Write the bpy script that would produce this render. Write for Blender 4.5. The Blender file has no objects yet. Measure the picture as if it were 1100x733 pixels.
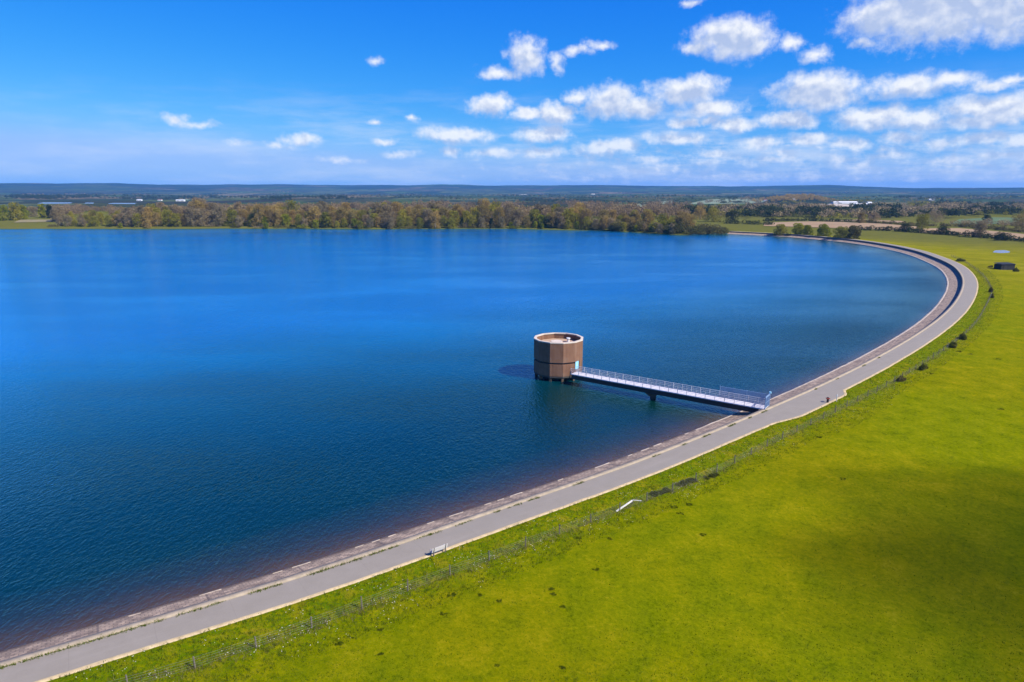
import bpy, bmesh, math, random
import numpy as np
from mathutils import Vector, Matrix, kdtree, noise as mnoise

random.seed(7)
rng = np.random.default_rng(7)
C = bpy.context.scene
COL = C.collection

# ------------------------------------------------------------------ camera
H, PITCH, FPX = 36.0, math.radians(12.5), 733.0
cam_d = bpy.data.cameras.new('camera')
cam = bpy.data.objects.new('camera', cam_d)
COL.objects.link(cam)
cam.location = (0, 0, H)
cam.rotation_euler = (math.radians(90) - PITCH, 0, 0)
cam_d.sensor_width = 36.0
cam_d.lens = 36.0 * FPX / 1100.0
cam_d.clip_start = 0.5
cam_d.clip_end = 60000
C.camera = cam

# ------------------------------------------------------------------ light and exposure
SUN_EL = math.radians(43)
SUN_H = Vector((0.87, -0.50, 0)).normalized()
SUN_DIR = Vector((SUN_H.x * math.cos(SUN_EL), SUN_H.y * math.cos(SUN_EL), math.sin(SUN_EL)))
sun_d = bpy.data.lights.new('sun', 'SUN')
sun_d.energy = 5.0
sun_d.angle = math.radians(0.5)
sun_d.color = (1.0, 0.95, 0.87)
sun = bpy.data.objects.new('sun', sun_d)
COL.objects.link(sun)
sun.rotation_euler = SUN_DIR.to_track_quat('Z', 'Y').to_euler()

C.view_settings.view_transform = 'Standard'
C.view_settings.look = 'None'
C.view_settings.gamma = 1.0
C.view_settings.use_curve_mapping = False
C.view_settings.exposure = 0.75
SKY_STRENGTH = 0.06
HAZE_DENSITY = 5.8e-5


# ------------------------------------------------------------------ node helpers
class NT:
    def __init__(self, tree):
        self.t = tree

    def n(self, typ, **kw):
        nd = self.t.nodes.new(typ)
        for k, v in kw.items():
            setattr(nd, k, v)
        return nd

    def l(self, a, b):
        self.t.links.new(a, b)

    def put(self, sock, v):
        if isinstance(v, bpy.types.NodeSocket):
            self.l(v, sock)
        elif v is not None:
            sock.default_value = v

    def math(self, op, a, b=None, c=None, clamp=False):
        nd = self.n('ShaderNodeMath', operation=op)
        nd.use_clamp = clamp
        self.put(nd.inputs[0], a)
        if b is not None:
            self.put(nd.inputs[1], b)
        if c is not None:
            self.put(nd.inputs[2], c)
        return nd.outputs[0]

    def vmath(self, op, a, b=None):
        nd = self.n('ShaderNodeVectorMath', operation=op)
        self.put(nd.inputs[0], a)
        if b is not None:
            self.put(nd.inputs[1], b)
        return nd.outputs['Value'] if op in ('LENGTH', 'DOT_PRODUCT', 'DISTANCE') else nd.outputs[0]

    def noise(self, vec, scale, detail=4.0, rough=0.55, dist=0.0, color=False):
        nd = self.n('ShaderNodeTexNoise')
        if vec is not None:
            self.l(vec, nd.inputs['Vector'])
        nd.inputs['Scale'].default_value = scale
        nd.inputs['Detail'].default_value = detail
        nd.inputs['Roughness'].default_value = rough
        nd.inputs['Distortion'].default_value = dist
        return nd.outputs['Color' if color else 'Fac']

    def smooth(self, x, lo, hi, a=0.0, b=1.0):
        nd = self.n('ShaderNodeMapRange', interpolation_type='SMOOTHSTEP')
        self.put(nd.inputs['Value'], x)
        self.put(nd.inputs['From Min'], lo)
        self.put(nd.inputs['From Max'], hi)
        self.put(nd.inputs['To Min'], a)
        self.put(nd.inputs['To Max'], b)
        return nd.outputs['Result']

    def mix(self, f, a, b, blend='MIX'):
        nd = self.n('ShaderNodeMix', data_type='RGBA', blend_type=blend)
        self.put(nd.inputs[0], f)
        self.put(nd.inputs[6], (*a, 1) if isinstance(a, tuple) and len(a) == 3 else a)
        self.put(nd.inputs[7], (*b, 1) if isinstance(b, tuple) and len(b) == 3 else b)
        return nd.outputs[2]

    def ramp(self, x, stops):
        nd = self.n('ShaderNodeValToRGB')
        self.put(nd.inputs[0], x)
        e = nd.color_ramp.elements
        while len(e) < len(stops):
            e.new(0.5)
        for i, (p, c) in enumerate(stops):
            e[i].position = p
            e[i].color = (*c, 1)
        return nd.outputs[0]

    def pos(self):
        return self.n('ShaderNodeNewGeometry').outputs['Position']

    def scalev(self, v, s):
        return self.vmath('MULTIPLY', v, s)

    def bump(self, h, strength=0.5, dist=0.1):
        nd = self.n('ShaderNodeBump')
        self.l(h, nd.inputs['Height'])
        nd.inputs['Strength'].default_value = strength
        nd.inputs['Distance'].default_value = dist
        return nd.outputs[0]


MATS = {}


def material(name):
    m = bpy.data.materials.new(name)
    m.use_nodes = True
    t = NT(m.node_tree)
    b = [n for n in m.node_tree.nodes if n.type == 'BSDF_PRINCIPLED'][0]
    MATS[name] = m
    return m, t, b


def simple(name, col, rough=0.7, var=0.25, scale=3.0, metal=0.0, spec=0.3, bump=0.0):
    """A base colour broken up by two scales of noise."""
    m, t, b = material(name)
    p = t.pos()
    f = t.noise(p, scale, 5, 0.6)
    f2 = t.noise(p, scale * 7, 3, 0.6)
    f = t.math('ADD', t.math('MULTIPLY', f, 0.7), t.math('MULTIPLY', f2, 0.3))
    lo = tuple(c * (1 - var) for c in col)
    hi = tuple(min(1, c * (1 + var)) for c in col)
    t.l(t.ramp(f, [(0.3, lo), (0.7, hi)]), b.inputs['Base Color'])
    b.inputs['Roughness'].default_value = rough
    b.inputs['Metallic'].default_value = metal
    b.inputs['Specular IOR Level'].default_value = spec
    if bump:
        t.l(t.bump(f2, bump, 0.05), b.inputs['Normal'])
    return m


# ------------------------------------------------------------------ sky with clouds (world)
def px_dir(x, y):
    u = (x - 550) / FPX
    v = (y - 366.5) / FPX
    d = Vector((u, math.cos(PITCH) - v * math.sin(PITCH), -(math.sin(PITCH) + v * math.cos(PITCH))))
    return d.normalized()


def azel(x, y):
    d = px_dir(x, y)
    return math.degrees(math.atan2(d.x, d.y)), math.degrees(math.asin(d.z))


# centre x, centre y, half width, half height (photo pixels turned into sky angles), weight
CLOUDS = [
    (955, 20, 46, 19, 1.0), (1012, 6, 75, 33, 1.15), (1078, 16, 45, 22, 1.0), (1020, 30, 45, 14, .9), (1060, 0, 60, 20, 1),
    (786, 43, 40, 21, 1.15), (748, 51, 20, 9, .9), (812, 50, 18, 10, .9), (845, 48, 15, 8, .75), (873, 59, 18, 7, .75), (933, 46, 14, 6, .7),
    (565, 62, 21, 19, .85), (536, 76, 26, 8, .75), (601, 66, 12, 10, .7), (620, 54, 16, 6, .6), (640, 46, 15, 5, .55), (740, 1, 14, 5, .6),
    (658, 110, 32, 18, 1.15), (685, 117, 34, 12, 1.0), (738, 97, 42, 14, 1.05), (619, 103, 14, 9, .8), (765, 115, 40, 9, .95),
    (527, 114, 26, 11, .95), (597, 121, 24, 12, 1.05), (566, 122, 22, 8, .85),
    (490, 147, 44, 9, .95), (583, 145, 32, 10, 1.0), (655, 159, 42, 9, 1.0), (530, 166, 34, 5, .75), (585, 165, 30, 6, .8), (484, 163, 14, 6, .85),
    (880, 100, 44, 20, 1.15), (975, 93, 40, 13, .95), (1015, 87, 30, 8, .8), (845, 128, 32, 9, 1.0), (938, 126, 40, 12, 1.05), (990, 130, 32, 11, .95),
    (1075, 116, 50, 14, 1.05), (1062, 92, 25, 6, .75), (1085, 84, 16, 5, .7), (1060, 128, 40, 8, .9),
    (790, 134, 24, 8, .85), (738, 130, 18, 7, .8), (762, 128, 14, 6, .7), (815, 152, 26, 7, .9), (868, 148, 24, 7, .9), (915, 154, 26, 7, .85), (968, 149, 24, 7, .9), (1010, 155, 22, 6, .85), (1052, 150, 26, 7, .9), (1092, 153, 22, 7, .9),
    (730, 150, 40, 8, .8), (770, 166, 26, 5, .75), (835, 169, 30, 5, .75), (900, 173, 26, 5, .7), (955, 167, 30, 5, .75), (1020, 172, 26, 5, .75), (1075, 168, 26, 5, .75), (700, 172, 30, 4, .65),
    (323, 149, 21, 8, .9), (415, 151, 15, 5, .75), (192, 129, 14, 6, .6), (212, 135, 22, 4, .55), (445, 128, 10, 5, .65), (404, 67, 9, 5, .5),
    (400, 131, 12, 4, .6), (300, 157, 20, 4, .5), (255, 155, 14, 4, .45), (430, 165, 22, 4, .6), (370, 172, 30, 4, .5),
]


def build_world():
    w = bpy.data.worlds.new('World')
    C.world = w
    w.use_nodes = True
    t = NT(w.node_tree)
    w.node_tree.nodes.clear()
    out = t.n('ShaderNodeOutputWorld')
    bg = t.n('ShaderNodeBackground')
    t.l(bg.outputs[0], out.inputs['Surface'])
    sky = t.n('ShaderNodeTexSky', sky_type='NISHITA')
    sky.sun_disc = False
    sky.sun_elevation = SUN_EL
    sky.sun_rotation = math.atan2(SUN_H.x, SUN_H.y)
    sky.altitude = 100
    sky.air_density = 1.0
    sky.dust_density = 0.15
    sky.ozone_density = 2.5

    # density field of the clouds as a node group over (azimuth, elevation) in degrees
    g = bpy.data.node_groups.new('cloud_field', 'ShaderNodeTree')
    g.interface.new_socket('Angle', in_out='INPUT', socket_type='NodeSocketVector')
    g.interface.new_socket('Density', in_out='OUTPUT', socket_type='NodeSocketFloat')
    gt = NT(g)
    gi = gt.n('NodeGroupInput')
    go = gt.n('NodeGroupOutput')
    q = gi.outputs[0]
    wc = gt.noise(q, 0.33, 5, 0.6, color=True)
    wv = gt.vmath('MULTIPLY', gt.vmath('SUBTRACT', wc, (0.5, 0.5, 0.5)), (2.6, 1.5, 0.0))
    q2 = gt.vmath('ADD', q, wv)
    acc = None
    for (x, y, hw, hh, s) in CLOUDS:
        a, e = azel(x, y)
        k = math.degrees(1 / FPX) * 1.0
        d = gt.vmath('MULTIPLY', gt.vmath('SUBTRACT', q2, (a, e, 0)), (1 / (hw * k * 1.15), 1 / (hh * k * 1.2), 0))
        m = gt.math('MULTIPLY_ADD', gt.vmath('LENGTH', d), -s, s)
        acc = m if acc is None else gt.math('MAXIMUM', acc, m)
    # small fair-weather puffs that thicken towards the horizon and to the right
    sep = gt.n('ShaderNodeSeparateXYZ')
    gt.l(q, sep.inputs[0])
    st = gt.vmath('MULTIPLY', q, (0.55, 1.55, 1.0))
    pn = gt.noise(st, 1.0, 6, 0.6)
    cov = gt.math('MULTIPLY', gt.smooth(sep.outputs[0], -22, 12, 0.15, 1.0), gt.math('MULTIPLY', gt.smooth(sep.outputs[1], 5.5, 2.6), gt.smooth(sep.outputs[1], -.2, .8)))
    band = gt.math('SUBTRACT', gt.math('MULTIPLY_ADD', cov, 0.9, gt.math('MULTIPLY', pn, 1.5)), 1.42)
    acc = gt.math('MAXIMUM', acc, band)
    fine = gt.noise(q, 0.9, 7, 0.62)
    dens = gt.math('ADD', acc, gt.math('MULTIPLY', gt.math('SUBTRACT', fine, 0.5), 1.1))
    gt.l(dens, go.inputs[0])

    tc = t.n('ShaderNodeTexCoord')
    s3 = t.n('ShaderNodeSeparateXYZ')
    t.l(t.vmath('NORMALIZE', tc.outputs['Generated']), s3.inputs[0])
    az = t.math('MULTIPLY', t.math('ARCTAN2', s3.outputs[0], s3.outputs[1]), 57.29578)
    el = t.math('MULTIPLY', t.math('ARCSINE', s3.outputs[2]), 57.29578)
    cmb = t.n('ShaderNodeCombineXYZ')
    t.l(az, cmb.inputs[0])
    t.l(el, cmb.inputs[1])
    A = cmb.outputs[0]

    def field(v):
        gn = t.n('ShaderNodeGroup')
        gn.node_tree = g
        t.l(v, gn.inputs[0])
        return gn.outputs[0]
    d0 = field(A)
    d1 = field(t.vmath('ADD', A, (0.5, 0.85, 0)))       # a step towards the sun
    alpha = t.smooth(d0, -0.02, 0.72)
    thick = t.smooth(d1, -0.05, 0.62)
    puff = t.noise(A, 0.8, 4, 0.5)
    puff2 = t.noise(t.vmath('ADD', A, (0.3, 0.42, 0)), 0.8, 4, 0.5)
    relief = t.math('MULTIPLY', t.math('SUBTRACT', puff, puff2), t.smooth(el, 7.0, 2.5, 1.9, 3.4))
    lit = t.math('ADD', t.math('SUBTRACT', 1.0, t.math('MULTIPLY', thick, 0.85)), relief, clamp=True)
    ccol = t.mix(lit, (4.9, 5.9, 8.2), (10.0, 10.1, 10.2))
    # sky colour: richer blue, as through a polarising filter
    sc_ = t.n('ShaderNodeSeparateColor')
    t.l(sky.outputs[0], sc_.inputs[0])
    cc_ = t.n('ShaderNodeCombineColor')
    for k_, (ref, g_, out_, top_) in enumerate(((2.6, 2.6, 0.30, 3.4), (4.3, 1.1, 3.1, 5.6), (6.3, 0.3, 9.4, 20.0))):
        v_ = t.math('MULTIPLY', t.math('POWER', t.math('DIVIDE', sc_.outputs[k_], ref), g_), out_)
        t.l(t.math('SMOOTH_MIN', v_, top_, 1.2), cc_.inputs[k_])
    # thin veil of high cloud in streaks
    veil = t.noise(t.vmath('MULTIPLY', A, (0.10, 0.55, 1.0)), 1.0, 5, 0.6)
    veil = t.math('MULTIPLY', t.smooth(veil, 0.42, 0.72), t.math('MULTIPLY', t.math('MULTIPLY', t.smooth(el, 9.0, 3.0), t.smooth(el, -1.0, 0.0)), t.smooth(az, -45, 15, 0.25, 0.6)))
    skyc = t.mix(veil, cc_.outputs[0], (7.6, 8.4, 9.8))
    fade = t.smooth(el, 0.0, 6.0, 0.55, 0.93)
    t.l(t.mix(t.math('MULTIPLY', alpha, fade), skyc, ccol), bg.inputs['Color'])
    bg.inputs['Strength'].default_value = SKY_STRENGTH
    return t


build_world()


# ------------------------------------------------------------------ object helpers
def tag(o, label=None, cat=None, group=None, kind=None):
    if label:
        o['label'] = label
    if cat:
        o['category'] = cat
    if group:
        o['group'] = group
    if kind:
        o['kind'] = kind
    return o


def empty(name, loc=(0, 0, 0), rz=0.0):
    o = bpy.data.objects.new(name, None)
    o.empty_display_size = 0.5
    o.location = loc
    o.rotation_euler = (0, 0, rz)
    COL.objects.link(o)
    return o


def link_mesh(name, me, mat=None, parent=None):
    o = bpy.data.objects.new(name, me)
    COL.objects.link(o)
    if mat is not None:
        me.materials.append(MATS[mat] if isinstance(mat, str) else mat)
    if parent is not None:
        o.parent = parent
    return o


def children(o):
    return [c for c in COL.objects if c.parent == o]


KIDS = {}


def copy_tree(o, loc, rz=0.0, sc=1.0, label=None):
    c = o.copy()
    COL.objects.link(c)
    c.location = loc
    c.rotation_euler = (0, 0, rz)
    c.scale = (sc, sc, sc) if not isinstance(sc, tuple) else sc
    if label:
        c['label'] = label
    if o.name not in KIDS:
        KIDS[o.name] = children(o)
    for ch in KIDS[o.name]:
        d = ch.copy()
        COL.objects.link(d)
        d.parent = c
    return c


class MB:
    """collects shapes and links them as ONE mesh object"""
    def __init__(self):
        self.v, self.f = [], []

    def add(self, vs, fs):
        k = len(self.v)
        self.v += [tuple(p) for p in vs]
        self.f += [tuple(i + k for i in f) for f in fs]

    def box(self, c, s, rz=0.0, M=None):
        hx, hy, hz = s[0] / 2, s[1] / 2, s[2] / 2
        R = Matrix.Rotation(rz, 4, 'Z') if M is None else M
        vs = [Vector(c) + R @ Vector((x, y, z)) for x in (-hx, hx) for y in (-hy, hy) for z in (-hz, hz)]
        self.add(vs, [(0, 1, 3, 2), (4, 6, 7, 5), (0, 4, 5, 1), (2, 3, 7, 6), (0, 2, 6, 4), (1, 5, 7, 3)])

    def bar(self, a, b, w, h=None, taper=1.0):
        """a square bar from a to b"""
        a, b = Vector(a), Vector(b)
        h = h or w
        d = (b - a).normalized()
        up = Vector((0, 0, 1)) if abs(d.z) < 0.95 else Vector((0, 1, 0))
        s = d.cross(up).normalized()
        u = s.cross(d).normalized()
        vs = []
        for p, k in ((a, 1.0), (b, taper)):
            for i, j in ((-1, -1), (1, -1), (1, 1), (-1, 1)):
                vs.append(p + s * (i * w / 2 * k) + u * (j * h / 2 * k))
        self.add(vs, [(3, 2, 1, 0), (4, 5, 6, 7), (0, 1, 5, 4), (1, 2, 6, 5), (2, 3, 7, 6), (3, 0, 4, 7)])

    def tube(self, pts, rad, n=6):
        pts = [Vector(p) for p in pts]
        rings = []
        for i, p in enumerate(pts):
            d = (pts[min(i + 1, len(pts) - 1)] - pts[max(i - 1, 0)]).normalized()
            up = Vector((0, 0, 1)) if abs(d.z) < 0.9 else Vector((1, 0, 0))
            s = d.cross(up).normalized()
            u = s.cross(d).normalized()
            r = rad[i] if isinstance(rad, (list, tuple)) else rad
            rings.append([p + (s * math.cos(k * 2 * math.pi / n) + u * math.sin(k * 2 * math.pi / n)) * r for k in range(n)])
        vs = [p for r in rings for p in r]
        fs = []
        for i in range(len(rings) - 1):
            for k in range(n):
                a, b = i * n + k, i * n + (k + 1) % n
                fs.append((a, a + n, b + n, b))
        fs.append(tuple(range(n)))
        fs.append(tuple(reversed(range((len(rings) - 1) * n, len(rings) * n))))
        self.add(vs, fs)

    def build(self, name, mat, parent=None, smooth=False):
        me = bpy.data.meshes.new(name)
        me.from_pydata(self.v, [], self.f)
        if smooth:
            me.polygons.foreach_set('use_smooth', [True] * len(me.polygons))
        me.update()
        return link_mesh(name, me, mat, parent)


def np_mesh(name, v, f, mat, parent=None, smooth=False, attrs=None, uv=None):
    """v (n,3) array, f (m,k) array of equal-size faces"""
    me = bpy.data.meshes.new(name)
    v = np.asarray(v, np.float32)
    f = np.asarray(f, np.int32)
    me.vertices.add(len(v))
    me.vertices.foreach_set('co', v.ravel())
    me.loops.add(f.size)
    me.polygons.add(len(f))
    me.loops.foreach_set('vertex_index', f.ravel())
    k = f.shape[1]
    me.polygons.foreach_set('loop_start', np.arange(0, f.size, k, dtype=np.int32))
    me.polygons.foreach_set('loop_total', np.full(len(f), k, np.int32))
    if smooth:
        me.polygons.foreach_set('use_smooth', np.ones(len(f), bool))
    if attrs:
        for an, av in attrs.items():
            at_ = me.attributes.new(an, 'FLOAT', 'POINT')
            at_.data.foreach_set('value', np.asarray(av, np.float32))
    if uv is not None:
        ul = me.uv_layers.new(name='UVMap')
        ul.data.foreach_set('uv', np.asarray(uv, np.float32)[f.ravel()].ravel())
    me.update()
    me.validate()
    return link_mesh(name, me, mat, parent)


def sstep(a, b, x):
    k = np.clip((x - a) / (b - a), 0, 1)
    return k * k * (3 - 2 * k)


# ------------------------------------------------------------------ plan of the reservoir
WATER_Z = -2.0
SHORE_OFF = 5.8          # wave wall coping to waterline, measured on plan


def resample(pts, step, sm):
    p = np.array(pts, float)
    out = []
    n = len(p)
    for i in range(n - 1):
        p0, p1, p2, p3 = p[max(i - 1, 0)], p[i], p[i + 1], p[min(i + 2, n - 1)]
        for k in np.linspace(0, 1, 24, endpoint=False):
            out.append(0.5 * ((2 * p1) + (-p0 + p2) * k + (2 * p0 - 5 * p1 + 4 * p2 - p3) * k * k + (-p0 + 3 * p1 - 3 * p2 + p3) * k ** 3))
    out.append(p[-1])
    out = np.array(out)
    s = np.concatenate([[0], np.cumsum(np.hypot(*np.diff(out, axis=0).T))])
    m = int(s[-1] / step)
    ss = np.linspace(0, s[-1], m)
    r = np.c_[np.interp(ss, s, out[:, 0]), np.interp(ss, s, out[:, 1])]
    if sm > 0:
        w = int(sm / step)
        ker = np.exp(-0.5 * (np.arange(-3 * w, 3 * w + 1) / w) ** 2)
        ker /= ker.sum()
        pad = np.pad(r, ((3 * w, 3 * w), (0, 0)), mode='reflect', reflect_type='odd')
        r = np.c_[np.convolve(pad[:, 0], ker, 'valid'), np.convolve(pad[:, 1], ker, 'valid')]
    return r


M_PTS = [(-260, -60), (-190, -36), (-120, -3), (-80, 20.5), (-55, 36), (-39.5, 45.9), (-34, 49.4), (-25.8, 54.6), (-19.5, 58.8), (-11.9, 64.4),
         (-3.3, 71), (9.1, 80.3), (19.1, 88.2), (37.5, 104.2), (43.1, 109.3), (57.8, 122.9), (77.8, 142.7), (101.4, 167.7),
         (125.3, 195.2), (149.5, 226.2), (175.9, 263.8), (197.1, 298.3), (216.4, 335.6), (232.9, 378), (246, 421), (253, 470), (251.5, 510),
         (243, 540), (229, 573.5), (206, 599.5), (186, 618), (165, 640)]
MC = resample(M_PTS, 1.0, 5.0)
TAN = np.gradient(MC, axis=0)
TAN /= np.hypot(TAN[:, 0], TAN[:, 1])[:, None]
NRM = np.c_[-TAN[:, 1], TAN[:, 0]]                    # towards the water
S = np.concatenate([[0], np.cumsum(np.hypot(*np.diff(MC, axis=0).T))])

# natural far shore (waterline), right to left, ending beyond the left edge of the view
N_PTS = [(160, 616), (152, 594), (128, 606), (108, 636), (80, 656), (30, 676), (-9, 687), (-60, 690), (-120, 683), (-180, 690),
         (-232, 687), (-300, 694), (-360, 686), (-454, 690), (-510, 687), (-600, 700), (-700, 690), (-760, 560), (-700, 300), (-560, 60), (-400, -80), (-262, -54)]
NC = resample(N_PTS, 2.0, 6.0)
wig = np.array([mnoise.noise(Vector((p[0] * 0.03, p[1] * 0.03, 3.1))) for p in NC])
NC[:, 1] += wig * 6
SHORE = MC + NRM * SHORE_OFF
LAKE = np.vstack([SHORE[:-28], NC[2:]])


def kd_of(p):
    k = kdtree.KDTree(len(p))
    for i, q in enumerate(p):
        k.insert((q[0], q[1], 0), i)
    k.balance()
    return k


KM, KN = kd_of(MC), kd_of(NC)


def in_poly(x, y, poly):
    ins = np.zeros(x.shape, bool)
    x0, y0 = poly[:, 0], poly[:, 1]
    x1, y1 = np.roll(x0, -1), np.roll(y0, -1)
    if len(x) < 400:
        X, Y = x[:, None], y[:, None]
        cond = ((y0 > Y) != (y1 > Y)) & (X < (x1 - x0) * (Y - y0) / np.where(y1 == y0, 1e-9, y1 - y0) + x0)
        return cond.sum(1) % 2 == 1
    for a, b, c, d in zip(x0, y0, x1, y1):
        if b == d:
            continue
        cond = ((b > y) != (d > y)) & (x < (c - a) * (y - b) / (d - b) + a)
        ins ^= cond
    return ins


RIDGE_X = [-400, 0, 60, 120, 160, 220, 300, 380, 440, 475, 520, 560, 640, 700, 760, 820, 890, 940, 1000, 1060, 1100, 1500]
RIDGE_Y = [199, 198.4, 198.2, 197.6, 198.8, 199.4, 198.8, 199.6, 199.4, 197.8, 199.2, 199.4, 199, 199.6, 200.4, 200.8, 199.6, 201.4, 202.4, 202.2, 201.6, 201]


def fbm(x, y, s, seed):
    """cheap smooth value noise on arrays"""
    out = np.zeros_like(x)
    amp, k = 1.0, 1.0 / s
    r = np.random.default_rng(seed)
    for o in range(3):
        tab = r.random((64, 64)) * 2 - 1
        xi, yi = x * k, y * k
        x0, y0 = np.floor(xi).astype(int), np.floor(yi).astype(int)
        fx, fy = xi - x0, yi - y0
        fx, fy = fx * fx * (3 - 2 * fx), fy * fy * (3 - 2 * fy)
        g = lambda i, j: tab[(x0 + i) % 64, (y0 + j) % 64]
        out += amp * ((g(0, 0) * (1 - fx) + g(1, 0) * fx) * (1 - fy) + (g(0, 1) * (1 - fx) + g(1, 1) * fx) * fy)
        amp *= 0.5
        k *= 2
    return out


def dists(x, y):
    dm = np.array([KM.find((a, b, 0))[2] for a, b in zip(x, y)])
    dn = np.array([KN.find((a, b, 0))[2] for a, b in zip(x, y)])
    return dm, dn


def height(x, y, full=False):
    x = np.atleast_1d(np.asarray(x, float))
    y = np.atleast_1d(np.asarray(y, float))
    dm, dn = dists(x, y)
    ins = in_poly(x, y, LAKE)
    r = np.hypot(x, y)
    # land behind the dam and land behind the natural shore
    zd = -0.16 - 2.2 * sstep(8, 70, dm)
    zn = -2.0 + 1.2 * sstep(0, 10, dn) + 6.0 * sstep(6, 90, dn)
    w = dn ** 2 / (dn ** 2 + dm ** 2 + 1e-6)
    land = w * zd + (1 - w) * zn
    far = sstep(750, 1500, r)
    roll = fbm(x, y, 700.0, 5) * 5.0 * sstep(700, 1600, r)
    land = land * (1 - far) + (1.0 + roll) * far
    # wooded knoll at 2 km and ridges at the horizon
    px = 550 + 751 * x / np.maximum(y, 1.0)
    land += 15 * np.exp(-((px - 856) / 30) ** 4 - ((r - 2350) / 260) ** 2) * (y > 0)
    ridge = 36 + (203.9 - np.interp(px, RIDGE_X, RIDGE_Y)) * r / FPX - 4
    ridge = np.where(y > 10, ridge, 50)
    ridge += fbm(x, y, 900, 9) * 8 + fbm(x, y, 330, 12) * 5
    land += (ridge - land) * sstep(5600, 9000, r) * (1 - 0.4 * sstep(9400, 12000, r))
    mid = 13 * np.maximum(0, fbm(x, y, 1500, 21)) * sstep(2600, 4200, r) * (1 - sstep(5600, 7000, r))
    land += mid
    bed = np.minimum(WATER_Z - 0.30 * np.minimum(np.maximum(dm - SHORE_OFF, 0), dn * 0.5) - 0.05, WATER_Z - 0.05)
    bed = np.maximum(bed, -9)
    z = np.where(ins, bed, land)
    # under the dam's own masonry the sheet keeps well below it
    near = (dm < 15) & (w > 0.6)
    dam_z = np.where(ins, np.minimum(z, WATER_Z - 0.6), -0.7)
    z = np.where(near & ~ins & (dm < 14), np.minimum(z, -0.55), z)
    z = np.where((dm < SHORE_OFF + 1.0) & (w > 0.6), np.minimum(z, -2.6), z)
    if full:
        return z, dm, dn, ins, w
    return z


def hz(x, y):
    return float(height(x, y)[0])


def at(px, py, up=0.0):
    """ground point that the photo shows at pixel px, py"""
    u = (px - 550) / FPX
    v = (py - 366.5) / FPX
    dn = math.sin(PITCH) + v * math.cos(PITCH)
    fw = math.cos(PITCH) - v * math.sin(PITCH)
    z = 0.0
    for i in range(30):
        t_ = (H - z) / dn
        z2 = max(hz(u * t_, fw * t_), WATER_Z) + up
        if abs(z2 - z) < 0.01:
            break
        z = 0.5 * z + 0.5 * z2
    return Vector((u * t_, fw * t_, z2 - up))


def at_z(px, py, z):
    u = (px - 550) / FPX
    v = (py - 366.5) / FPX
    t_ = (H - z) / (math.sin(PITCH) + v * math.cos(PITCH))
    return Vector((u * t_, (math.cos(PITCH) - v * math.sin(PITCH)) * t_, z))


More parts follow.
